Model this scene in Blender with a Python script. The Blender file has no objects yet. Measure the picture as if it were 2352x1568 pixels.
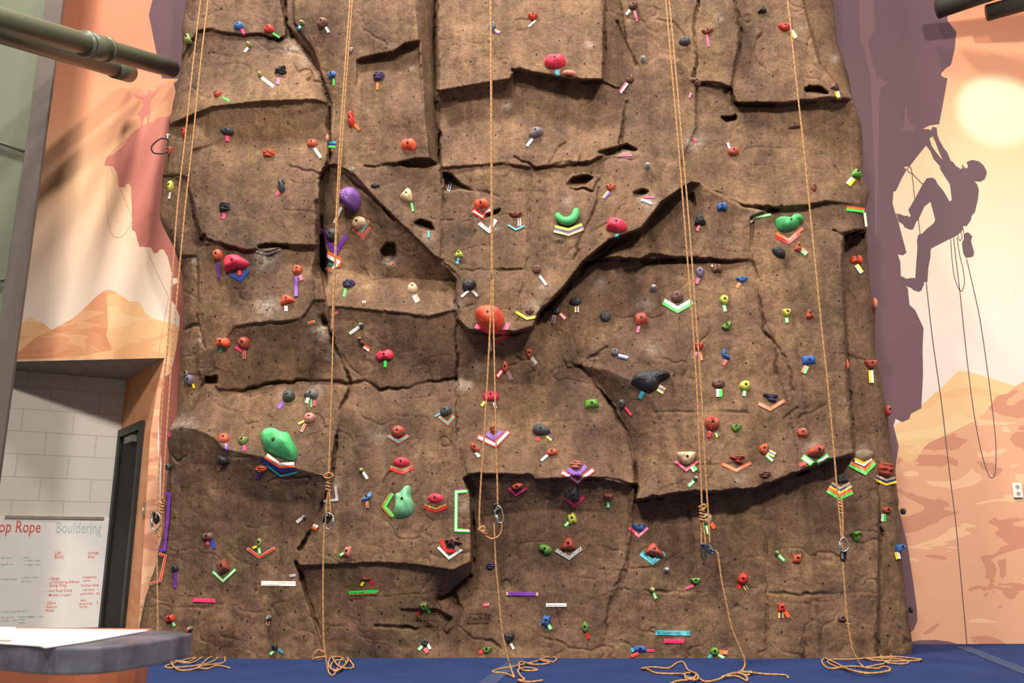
import bpy, math, random
import numpy as np
from mathutils import Vector, Matrix
from math import sin, cos, pi, radians, sqrt, atan2
random.seed(7)
RS = np.random.RandomState(11)
scene = bpy.context.scene
col = scene.collection

# ---------------------------------------------------------------- camera, light, exposure
F, CX, CY = 1993.0, 1176.0, 784.0
CAM_H = 0.64
YAW, PITCH, ROLL = 3.3, 14.25, -0.55
camd = bpy.data.cameras.new('camera'); cam = bpy.data.objects.new('camera', camd); col.objects.link(cam)
camd.sensor_width = 36.0; camd.lens = F * 36.0 / 2352.0
camd.clip_start = 0.05; camd.clip_end = 200
ROT = Matrix.Rotation(radians(YAW), 3, 'Z') @ Matrix.Rotation(radians(90 + PITCH), 3, 'X') @ Matrix.Rotation(radians(ROLL), 3, 'Z')
cam.matrix_world = Matrix.Translation((0, 0, CAM_H)) @ ROT.to_4x4()
camd.dof.use_dof = True; camd.dof.focus_distance = 6.6; camd.dof.aperture_fstop = 12.0
scene.camera = cam

w = bpy.data.worlds.new('World'); scene.world = w; w.use_nodes = True
w.node_tree.nodes['Background'].inputs[0].default_value = (1.0, .95, .90, 1)
w.node_tree.nodes['Background'].inputs[1].default_value = .26
scene.view_settings.view_transform = 'Standard'; scene.view_settings.look = 'None'
scene.view_settings.exposure = 0.0; scene.view_settings.gamma = 1.0
scene.view_settings.use_curve_mapping = False

def area_light(name, loc, target, size, power, color):
    l = bpy.data.lights.new(name, 'AREA'); l.shape = 'DISK'; l.size = size; l.energy = power; l.color = color
    o = bpy.data.objects.new(name, l); col.objects.link(o); o.location = loc
    d = Vector(target) - Vector(loc); o.rotation_euler = d.to_track_quat('-Z', 'Y').to_euler()
    return o
WARM = (1.0, .93, .85)
area_light('ceiling_lamp', (-3.0, 2.6, 12.0), (-.4, 6.4, 2.4), 1.1, 1450, WARM)
area_light('ceiling_lamp', (1.8, 2.4, 12.0), (.8, 6.4, 2.2), 1.1, 520, WARM)
area_light('ceiling_lamp', (3.6, -4.0, 8.2), (0, 6.4, 2.0), .9, 1080, WARM)
area_light('ceiling_lamp', (-1.8, -3.0, 8.0), (-1.4, 6.4, 1.8), 1.2, 600, WARM)

# ---------------------------------------------------------------- projection helpers (photo pixel -> place)
RN = np.array(ROT); CN = np.array([0, 0, CAM_H])
def rays(u, v):
    u = np.asarray(u, float); v = np.asarray(v, float)
    d = np.stack([(u - CX) / F, -(v - CY) / F, -np.ones_like(u)], -1)
    return d @ RN.T
def PY(u, v, Y):
    d = rays(u, v); return CN + d * (np.asarray(Y, float) / d[..., 1])[..., None]
def PZ(u, v, Z):
    d = rays(u, v); return CN + d * ((np.asarray(Z, float) - CAM_H) / d[..., 2])[..., None]
def PP(u, v, p0, n):
    d = rays(u, v); p0 = np.array(p0); n = np.array(n)
    return CN + d * (((p0 - CN) @ n) / (d @ n))[..., None]

# ---------------------------------------------------------------- materials
MATS = {}
def s2l(c): return tuple(((x / 255) / 12.92 if x <= 10 else ((x / 255 + .055) / 1.055) ** 2.4) for x in c)
def new_mat(name, rough=.6, spec=.4):
    m = bpy.data.materials.new(name); m.use_nodes = True
    b = m.node_tree.nodes['Principled BSDF']; b.inputs['Roughness'].default_value = rough
    b.inputs['Specular IOR Level'].default_value = spec
    return m, m.node_tree.nodes, m.node_tree.links, b
def mat(name, rgb, rough=.6, metal=0, spec=.4, var=.12, scale=14, bump=0.0, bscale=60):
    if name in MATS: return MATS[name]
    m, N, L, b = new_mat(name, rough, spec); b.inputs['Metallic'].default_value = metal
    c = s2l(rgb)
    tc = N.new('ShaderNodeTexCoord'); nz = N.new('ShaderNodeTexNoise'); nz.inputs['Scale'].default_value = scale
    nz.inputs['Detail'].default_value = 5
    L.new(tc.outputs['Object'], nz.inputs['Vector'])
    r = N.new('ShaderNodeValToRGB'); L.new(nz.outputs[0], r.inputs[0])
    r.color_ramp.elements[0].position = .35; r.color_ramp.elements[1].position = .68
    r.color_ramp.elements[0].color = (*[x * (1 - var) for x in c], 1)
    r.color_ramp.elements[1].color = (*[min(1, x * (1 + var)) for x in c], 1)
    L.new(r.outputs[0], b.inputs['Base Color'])
    if bump:
        n2 = N.new('ShaderNodeTexNoise'); n2.inputs['Scale'].default_value = bscale; n2.inputs['Detail'].default_value = 4
        L.new(tc.outputs['Object'], n2.inputs['Vector'])
        bp = N.new('ShaderNodeBump'); bp.inputs['Strength'].default_value = bump; bp.inputs['Distance'].default_value = .01
        L.new(n2.outputs[0], bp.inputs['Height']); L.new(bp.outputs[0], b.inputs['Normal'])
    MATS[name] = m; return m

# ---------------------------------------------------------------- mesh + object helpers
def me_obj(name, verts, faces, m=None, parent=None, smooth=False, uv=None):
    me = bpy.data.meshes.new(name)
    me.from_pydata([tuple(map(float, v)) for v in verts], [], [tuple(map(int, f)) for f in faces])
    if smooth:
        me.polygons.foreach_set('use_smooth', [True] * len(me.polygons))
    if m: me.materials.append(m)
    if uv is not None:
        l = me.uv_layers.new(name='UVMap'); uv = np.asarray(uv, float)
        idx = np.empty(len(me.loops), int); me.loops.foreach_get('vertex_index', idx)
        l.data.foreach_set('uv', uv[idx].ravel())
    me.update()
    o = bpy.data.objects.new(name, me); col.objects.link(o)
    if parent: attach(o, parent)
    return o
def attach(o, parent):
    o.parent = parent
    o.matrix_parent_inverse = Matrix.Translation(-Vector(parent.location)) if True else None
def recenter(o, p):
    """move an object's origin to p without moving its mesh"""
    p = Vector(p)
    o.data.transform(Matrix.Translation(-p)); o.location = p
def tag(o, label=None, cat=None, group=None, kind=None):
    if label: o['label'] = label
    if cat: o['category'] = cat
    if group: o['group'] = group
    if kind: o['kind'] = kind
    return o
def empty(name, loc):
    o = bpy.data.objects.new(name, None); col.objects.link(o); o.location = tuple(map(float, loc)); o.empty_display_size = .05
    return o
def box(name, lo, hi, m, parent=None, bev=0):
    x0, y0, z0 = lo; x1, y1, z1 = hi
    v = [(x0, y0, z0), (x1, y0, z0), (x1, y1, z0), (x0, y1, z0), (x0, y0, z1), (x1, y0, z1), (x1, y1, z1), (x0, y1, z1)]
    f = [(0, 3, 2, 1), (4, 5, 6, 7), (0, 1, 5, 4), (1, 2, 6, 5), (2, 3, 7, 6), (3, 0, 4, 7)]
    o = me_obj(name, v, f, m, parent)
    if bev:
        b = o.modifiers.new('b', 'BEVEL'); b.width = bev; b.segments = 2
    return o
def quadbox(name, quad, nvec, th, m, parent=None):
    """a slab whose front face is the 4 (or n) world points, thickened along -nvec"""
    q = [np.array(p, float) for p in quad]; n = np.array(nvec, float); n /= np.linalg.norm(n); k = len(q)
    v = q + [p - n * th for p in q]
    f = [tuple(range(k)), tuple(range(2 * k - 1, k - 1, -1))] + [(i, k + i, k + (i + 1) % k, (i + 1) % k) for i in range(k)]
    return me_obj(name, v, f, m, parent)
def tube_mesh(pts, rad, ns=8, closed=False, cap=True):
    P = [Vector(map(float, p)) for p in pts]; n = len(P)
    rad = [rad] * n if not hasattr(rad, '__len__') else rad
    V = []; Fc = []; UV = []; acc = 0; prevn = None
    for i in range(n):
        if closed: t = P[(i + 1) % n] - P[i - 1]
        else: t = P[min(i + 1, n - 1)] - P[max(i - 1, 0)]
        if t.length < 1e-9: t = Vector((0, 0, 1))
        t.normalize()
        if prevn is None:
            a = Vector((0, 1, 0)) if abs(t.y) < .9 else Vector((1, 0, 0))
            nn = (a - t * a.dot(t)).normalized()
        else:
            nn = prevn - t * prevn.dot(t)
            nn = nn.normalized() if nn.length > 1e-6 else prevn
        prevn = nn; b = t.cross(nn)
        if i: acc += (P[i] - P[i - 1]).length
        for k in range(ns):
            a = 2 * pi * k / ns
            V.append(P[i] + (nn * cos(a) + b * sin(a)) * rad[i]); UV.append((k / ns, acc))
    m = n if closed else n - 1
    for i in range(m):
        for k in range(ns):
            a = i * ns + k; b2 = i * ns + (k + 1) % ns; c = ((i + 1) % n) * ns
            Fc.append((a, b2, c + (k + 1) % ns, c + k))
    if cap and not closed:
        Fc.append(tuple(range(ns - 1, -1, -1))); Fc.append(tuple((n - 1) * ns + k for k in range(ns)))
    return V, Fc, UV
def tube(name, pts, rad, m, parent=None, ns=8, closed=False):
    V, Fc, UV = tube_mesh(pts, rad, ns, closed)
    return me_obj(name, V, Fc, m, parent, smooth=True, uv=UV)
def merge(parts):
    V = []; Fc = []; UV = []
    for v, f, uv in parts:
        o = len(V); V += list(v); Fc += [tuple(i + o for i in q) for q in f]; UV += list(uv)
    return V, Fc, UV
def catmull(pts, n=8, closed=False):
    P = np.array(pts, float); k = len(P); out = []
    m = k if closed else k - 1
    for i in range(m):
        if closed: a, b, c, d = P[i - 1], P[i], P[(i + 1) % k], P[(i + 2) % k]
        else: a, b, c, d = P[max(i - 1, 0)], P[i], P[i + 1], P[min(i + 2, k - 1)]
        for j in range(n):
            t = j / n
            out.append(.5 * ((2 * b) + (c - a) * t + (2 * a - 5 * b + 4 * c - d) * t * t + (3 * b - a - 3 * c + d) * t ** 3))
    if not closed: out.append(P[-1])
    return np.array(out)
_fonts = {}
def text_mesh(name, s, org, xd, yd, h, m, parent=None, bold=0.0, align='LEFT', extr=0.0):
    cu = bpy.data.curves.new('t', 'FONT'); cu.body = s; cu.size = 1; cu.align_x = align; cu.offset = bold; cu.extrude = extr
    cu.resolution_u = 2
    t = bpy.data.objects.new('t', cu); col.objects.link(t)
    dg = bpy.context.evaluated_depsgraph_get(); me = bpy.data.meshes.new_from_object(t.evaluated_get(dg))
    bpy.data.objects.remove(t); bpy.data.curves.remove(cu)
    xd = Vector(map(float, xd)).normalized(); yd = Vector(map(float, yd)); yd = (yd - xd * yd.dot(xd)).normalized(); zd = xd.cross(yd)
    M = Matrix((xd, yd, zd)).transposed().to_4x4(); M.translation = Vector(map(float, org))
    me.transform(M @ Matrix.Scale(h, 4)); me.materials.clear(); me.materials.append(m); me.name = name
    o = bpy.data.objects.new(name, me); col.objects.link(o)
    if parent: attach(o, parent)
    return o

# ---------------------------------------------------------------- the rock: relief field (cm toward the room) over the wall
YB = 6.5; YM = 7.2          # base plane of the rock, plane of the painted wall
G = 2.0; X0, X1, Y0, Y1 = 300, 2130, -170, 1545
gx = np.arange(X0, X1, G) + .0137; gy = np.arange(Y0, Y1, G) + .0271
GX, GY = np.meshgrid(gx, gy); R = np.full(GX.shape, np.nan)
def inpoly(px, py, poly):
    ins = np.zeros(px.shape, bool); n = len(poly)
    for i in range(n):
        x1, y1 = poly[i][:2]; x2, y2 = poly[(i + 1) % n][:2]
        if y1 == y2: continue
        c = ((y1 > py) != (y2 > py)) & (px < (x2 - x1) * (py - y1) / (y2 - y1) + x1); ins ^= c
    return ins
def mvc(px, py, poly):
    n = len(poly); x = np.array([p[0] for p in poly], float); y = np.array([p[1] for p in poly], float); r = np.array([p[2] for p in poly], float)
    dx = x[:, None] - px; dy = y[:, None] - py; d = np.sqrt(dx * dx + dy * dy) + 1e-6
    T = []
    for i in range(n):
        j = (i + 1) % n
        cr = dx[i] * dy[j] - dx[j] * dy[i]; dt = dx[i] * dx[j] + dy[i] * dy[j]
        T.append(cr / (d[i] * d[j] + dt + 1e-6))
    W = np.array([(T[i - 1] + T[i]) / d[i] for i in range(n)])
    s = W.sum(0); s = np.where(np.abs(s) < 1e-12, 1e-12, s)
    return (W * r[:, None]).sum(0) / s
def facet(poly, add=False):
    xs = [p[0] for p in poly]; ys = [p[1] for p in poly]
    i0 = max(0, int((min(ys) - Y0) / G) - 1); i1 = int((max(ys) - Y0) / G) + 2
    j0 = max(0, int((min(xs) - X0) / G) - 1); j1 = int((max(xs) - X0) / G) + 2
    sx = GX[i0:i1, j0:j1]; sy = GY[i0:i1, j0:j1]; m = inpoly(sx, sy, poly)
    if not m.any(): return
    v = mvc(sx[m], sy[m], poly); v = np.clip(v, min(p[2] for p in poly) - 3, max(p[2] for p in poly) + 3)
    sub = R[i0:i1, j0:j1]
    if add: sub[m] += v
    else: sub[m] = v
FACETS = [
 [(380,-170,8),(655,-170,15),(652,0,15),(658,90,14),(640,92,14),(588,78,15),(555,82,15),(480,70,14),(455,72,12),(430,112,6),(400,170,4)],
 [(430,112,2),(455,72,9),(480,70,11),(555,82,12),(588,78,12),(640,92,12),(662,86,13),(700,125,16),(735,175,18),(754,238,16),(725,229,25),(600,234,26),(485,246,25),(450,262,18),(385,290,6),(400,170,2)],
 [(385,290,2),(450,262,8),(440,345,12),(432,430,10),(425,425,10),(372,405,0),(383,330,0)],
 [(440,345,16),(450,262,12),(485,246,22),(600,234,22),(725,229,22),(755,240,14),(757,325,12),(700,322,11),(660,316,11),(620,328,11),(560,318,11),(500,330,12)],
 [(440,345,14),(500,330,12),(560,318,11),(620,328,11),(660,316,11),(700,322,11),(757,325,12),(757,375,18),(735,410,22),(730,470,23),(725,565,24),(660,562,25),(620,578,26),(560,572,25),(500,556,23),(463,548,18),(450,510,16),(432,430,12)],
 [(372,405,-2),(425,410,6),(432,430,8),(450,510,8),(463,550,8),(455,570,6),(450,590,6),(410,595,2),(395,560,0),(366,510,-2)],
 [(395,590,-4),(450,590,5),(455,600,6),(455,740,8),(455,850,6),(470,880,4),(440,940,4),(400,985,0),(405,780,-4),(405,640,-4)],
 [(455,575,12),(500,560,19),(560,576,21),(620,580,21),(660,565,20),(725,566,18),(722,690,20),(690,735,24),(640,742,25),(570,745,25),(540,750,23),(500,800,16),(500,850,10),(470,882,6),(455,850,8),(455,740,10)],
 [(540,750,21),(570,745,22),(690,735,22),(722,690,18),(760,790,14),(800,870,9),(760,875,9),(700,877,9),(640,872,9),(600,883,9),(560,893,9),(503,895,9),(500,850,10),(505,800,15)],
 [(388,985,4),(440,940,6),(470,882,7),(503,897,7),(560,895,7),(640,876,7),(760,877,7),(800,885,8),(785,945,15),(772,1000,20),(762,1095,28),(750,1095,30),(690,1080,32),(600,1050,32),(515,1032,30),(490,1005,28),(450,985,24),(415,978,18)],
 [(380,985,12),(415,978,18),(450,985,23),(490,1005,27),(515,1032,29),(600,1050,31),(690,1080,31),(750,1095,29),(762,1095,27),(735,1160,19),(600,1150,17),(480,1120,16),(376,1100,8)],
 [(376,1100,8),(480,1120,16),(600,1150,17),(735,1160,19),(725,1190,20),(690,1265,21),(680,1290,21),(700,1360,22),(745,1500,23),(745,1545,23),(310,1545,8),(325,1440,8),(340,1340,6),(370,1220,5)],
 [(645,-170,4),(672,-170,4),(672,50,2),(690,80,2),(715,110,2),(745,160,4),(762,240,4),(757,330,4),(754,238,2),(735,175,0),(700,125,-2),(662,86,-2),(658,90,2),(652,0,4)],
 [(668,-170,14),(950,-170,30),(952,0,30),(965,130,30),(975,260,29),(985,370,26),(920,372,24),(870,375,20),(790,382,16),(757,378,12),(757,330,10),(762,240,8),(720,115,6),(680,55,6)],
 [(950,-170,30),(952,0,30),(965,130,30),(975,260,29),(985,370,26),(1012,378,8),(1010,250,4),(1003,120,2),(1002,-170,2)],
 [(757,378,8),(790,382,16),(815,400,20),(870,465,22),(930,522,22),(1000,590,20),(1045,640,14),(1000,645,6),(860,635,4),(745,610,0),(735,410,0)],
 [(745,610,0),(860,635,4),(1000,645,6),(1045,640,10),(1045,712,20),(980,728,23),(880,715,22),(780,705,14)],
 [(786,384,18),(820,380,20),(920,376,20),(1015,380,16),(1018,460,16),(1012,590,22),(1000,590,24),(930,522,25),(870,465,25),(815,402,22)],
 [(780,705,12),(880,715,19),(980,728,20),(1045,712,18),(1049,870,9),(1010,873,9),(930,890,9),(870,893,9),(806,877,8),(800,870,8),(760,790,8)],
 [(800,885,9),(870,895,9),(930,893,9),(1010,876,9),(1049,872,9),(1048,960,19),(1065,1100,24),(1080,1140,27),(1083,1290,27),(1040,1310,29),(950,1297,27),(870,1292,25),(690,1300,23),(680,1290,21),(690,1265,20),(725,1190,20),(762,1095,20),(772,1000,17),(785,945,16)],
 [(680,1290,18),(690,1300,20),(870,1292,22),(950,1297,23),(1040,1311,25),(1083,1292,22),(1075,1325,14),(1010,1375,8),(1005,1440,9),(1010,1545,16),(745,1545,17),(745,1500,14),(700,1360,14)],
 [(1003,-170,20),(1390,-170,27),(1390,0,27),(1390,160,27),(1385,182,30),(1320,184,31),(1290,178,31),(1183,160,29),(1172,182,27),(1130,188,27),(1003,210,24),(1003,120,20)],
 [(1003,212,19),(1130,190,23),(1172,182,24),(1180,165,24),(1176,215,16),(1168,228,13),(1075,230,13),(1035,250,12),(1005,252,10)],
 [(1005,252,10),(1035,250,12),(1075,230,13),(1168,228,13),(1176,215,16),(1183,162,19),(1290,180,16),(1320,186,15),(1385,184,14),(1440,212,12),(1440,235,14),(1430,300,22),(1425,340,23),(1400,350,23),(1352,372,25),(1230,386,24),(1150,375,22),(1020,385,20),(1012,378,18)],
 [(1020,385,17),(1150,376,20),(1230,387,20),(1352,373,20),(1400,350,20),(1440,345,22),(1560,380,24),(1625,430,24),(1570,430,28),(1520,465,29),(1470,525,31),(1420,545,31),(1350,605,29),(1290,665,29),(1235,720,31),(1225,752,33),(1180,764,33),(1075,758,31),(1052,735,26),(1048,640,22),(1020,600,20),(1018,460,17)],
 [(1050,738,18),(1075,758,24),(1180,764,24),(1225,752,20),(1238,722,10),(1300,832,12),(1280,865,10),(1250,887,9),(1110,882,9),(1049,870,9)],
 [(1049,872,10),(1110,884,10),(1250,889,10),(1280,866,11),(1335,840,14),(1370,880,14),(1410,930,15),(1440,1000,17),(1460,1090,21),(1462,1110,26),(1440,1112,28),(1370,1097,31),(1290,1099,31),(1230,1101,29),(1220,1091,29),(1080,1087,26),(1065,1100,22),(1048,960,16)],
 [(1065,1100,16),(1080,1088,23),(1220,1092,25),(1232,1103,25),(1370,1099,25),(1440,1114,22),(1462,1112,15),(1457,1180,15),(1250,1170,14),(1084,1190,6),(1082,1140,8)],
 [(1084,1190,6),(1250,1170,14),(1457,1180,15),(1455,1200,18),(1440,1300,20),(1400,1380,20),(1385,1515,20),(1385,1545,20),(1010,1545,16),(1005,1440,12),(1012,1375,6),(1075,1325,4),(1086,1290,4)],
 [(1390,-170,18),(1425,-170,14),(1425,0,12),(1440,100,10),(1470,160,10),(1440,212,10),(1385,182,12),(1390,0,18)],
 [(1425,-170,14),(1690,-170,22),(1690,0,22),(1702,90,22),(1688,150,20),(1680,200,20),(1590,185,15),(1560,140,14),(1520,130,14),(1475,155,11),(1440,100,12),(1425,0,14)],
 [(1475,155,17),(1520,128,21),(1560,138,24),(1590,185,20),(1600,190,18),(1600,290,18),(1560,380,22),(1440,345,20),(1425,320,18),(1435,240,14)],
 [(1690,-170,14),(1845,-170,24),(1845,0,24),(1860,60,24),(1885,150,22),(1925,195,20),(1955,228,17),(1900,225,22),(1860,230,22),(1790,238,22),(1700,240,22),(1683,225,20),(1680,200,18),(1688,150,12),(1702,90,12),(1690,0,14)],
 [(1845,-170,4),(1845,0,4),(1860,60,4),(1885,150,2),(1925,195,2),(1965,235,4),(1965,190,-6),(1940,100,-6),(1925,0,-6),(1915,-170,-6)],
 [(1600,190,12),(1680,205,14),(1683,228,14),(1700,245,14),(1790,240,14),(1850,235,14),(1900,227,14),(1955,230,10),(1970,235,4),(1985,280,0),(1992,400,0),(2000,445,2),(1985,472,6),(1900,462,18),(1850,472,20),(1790,480,22),(1765,482,22),(1632,437,22),(1560,380,20),(1600,290,16)],
 [(1570,430,14),(1590,420,20),(1615,422,24),(1632,437,24),(1700,465,24),(1765,482,22),(1722,500,22),(1720,560,21),(1730,597,20),(1640,599,20),(1560,593,19),(1500,581,17),(1475,545,8),(1480,525,6),(1520,467,6)],
 [(1475,545,16),(1500,581,25),(1470,596,26),(1400,592,21),(1340,602,8),(1400,552,6),(1478,528,8)],
 [(1340,602,6),(1400,594,10),(1470,597,12),(1500,583,13),(1560,595,13),(1640,600,15),(1730,598,18),(1745,640,21),(1755,730,23),(1780,780,23),(1790,860,23),(1810,930,25),(1830,1030,27),(1832,1086,33),(1735,1122,35),(1640,1130,35),(1560,1132,34),(1545,1060,30),(1525,970,28),(1500,920,27),(1450,875,25),(1400,850,22),(1338,838,16),(1300,832,14),(1238,722,4),(1290,667,4)],
 [(1335,840,16),(1400,850,22),(1450,875,25),(1500,920,27),(1525,970,28),(1530,1020,29),(1545,1060,30),(1560,1132,36),(1462,1152,29),(1466,1100,20),(1442,1000,15),(1412,930,13),(1372,880,13)],
 [(1725,500,18),(1765,482,16),(1850,475,14),(1900,464,14),(1985,472,6),(2000,480,2),(2000,528,8),(1985,528,12),(1940,535,22),(1935,600,24),(1943,760,24),(1950,900,26),(1963,1043,30),(1910,1057,33),(1832,1086,35),(1830,1030,29),(1810,930,26),(1790,860,24),(1780,780,24),(1755,730,24),(1745,640,22),(1730,600,22)],
 [(1455,1150,12),(1560,1134,14),(1640,1131,14),(1735,1124,14),(1750,1140,17),(1760,1300,22),(1765,1545,24),(1385,1545,20),(1390,1480,20),(1405,1380,18),(1440,1300,17),(1452,1200,14)],
 [(1735,1124,18),(1832,1087,18),(1910,1058,15),(1963,1045,12),(2005,1055,14),(2020,1140,18),(2022,1300,21),(2015,1500,22),(2013,1545,22),(1765,1545,24),(1758,1300,22),(1745,1150,16)],
 [(1940,537,-6),(1985,528,-4),(2010,560,-4),(2020,640,0),(2030,800,2),(2050,950,2),(2075,1100,2),(2010,1100,8),(1963,1045,8),(1950,900,4),(1943,760,2),(1935,600,-2)],
 [(2005,1056,8),(2070,1100,2),(2090,1300,2),(2115,1545,4),(2015,1545,12),(2020,1300,10),(2018,1140,9)],
]
for f in FACETS: facet(f)
for _ in range(60):          # carry the nearest facet outward over gaps and beyond the outline
    bad = np.isnan(R)
    if not bad.any(): break
    P_ = np.pad(R, 1, constant_values=np.nan); st = np.stack([P_[:-2, 1:-1], P_[2:, 1:-1], P_[1:-1, :-2], P_[1:-1, 2:]]); ok_ = ~np.isnan(st)
    cnt = ok_.sum(0); av = np.where(ok_, st, 0).sum(0) / np.maximum(cnt, 1); R = np.where(bad & (cnt > 0), av, R)
R = np.nan_to_num(R, nan=0.0)
ADD = [
 [(828,135,-6),(870,126,-9),(905,120,-9),(930,102,-9),(962,95,-7),(974,262,0),(900,262,0),(828,262,0)],
 [(820,140,-3),(828,135,-6),(828,262,0),(815,262,0)],
 [(915,374,-10),(950,366,-12),(985,364,-12),(1005,378,-6),(985,384,-2),(940,386,-3)],
 [(1300,424,-3),(1318,408,-14),(1345,402,-16),(1362,408,-14),(1345,424,-6),(1318,430,-3)],
 [(875,575,-8),(888,560,-16),(906,560,-16),(910,585,-10),(898,605,-3),(878,600,-4)],
 [(950,512,-5),(965,505,-14),(988,512,-14),(998,528,-6),(980,530,-2),(960,522,-2)],
 [(1019,396,-16),(1034,400,-16),(1060,425,-10),(1092,440,-2),(1060,434,-2),(1022,440,-6)],
 [(1848,205,-14),(1860,198,-14),(1885,200,-14),(1905,215,-8),(1890,218,-2),(1860,214,-2),(1850,212,-6)],
 [(1684,237,-14),(1740,236,-16),(1790,237,-12),(1770,243,-4),(1700,243,-4)],
 [(1655,268,-10),(1680,270,-14),(1692,264,-12),(1690,276,-5),(1668,282,-4)],
 [(1085,478,-8),(1110,495,-12),(1150,480,-10),(1142,492,-3),(1110,500,-2)],
 [(1455,442,-4),(1475,435,-12),(1490,440,-8),(1475,452,-3),(1458,454,-3)],
 [(1372,350,-3),(1400,343,-10),(1440,332,-12),(1465,345,-8),(1430,350,-2),(1395,358,-6)],
 [(590,566,-8),(612,560,-12),(658,564,-8),(650,568,-1),(600,574,-1)],
 [(460,548,-10),(470,538,-12),(474,548,-8),(500,558,-4),(466,556,-4)],
 [(472,866,-12),(500,863,-14),(500,882,-6),(470,882,-6)],
 [(1765,473,-10),(1790,482,-12),(1772,488,-2),(1725,478,-4)],
 [(1575,450,-4),(1592,442,-10),(1598,475,-3),(1570,468,-2)],
 [(1960,530,-10),(1985,530,-10),(1985,560,-2),(1945,565,-6)],
 [(1470,600,-10),(1530,595,-12),(1640,600,-6),(1660,601,-2),(1560,604,-2),(1500,612,-4),(1480,612,-6)],
 [(918,1400,-2),(1005,1400,-4),(1040,1420,-10),(1010,1450,-6),(930,1428,-2)],
]
for f in ADD: facet(f, True)
def blur(A, n=1):
    for _ in range(n):
        A = np.pad(A, 1, mode='edge'); A = (A[:-2] + 2 * A[1:-1] + A[2:]) / 4; A = (A[:, :-2] + 2 * A[:, 1:-1] + A[:, 2:]) / 4
    return A
R = 16 + (R - 16) * 1.3
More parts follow.
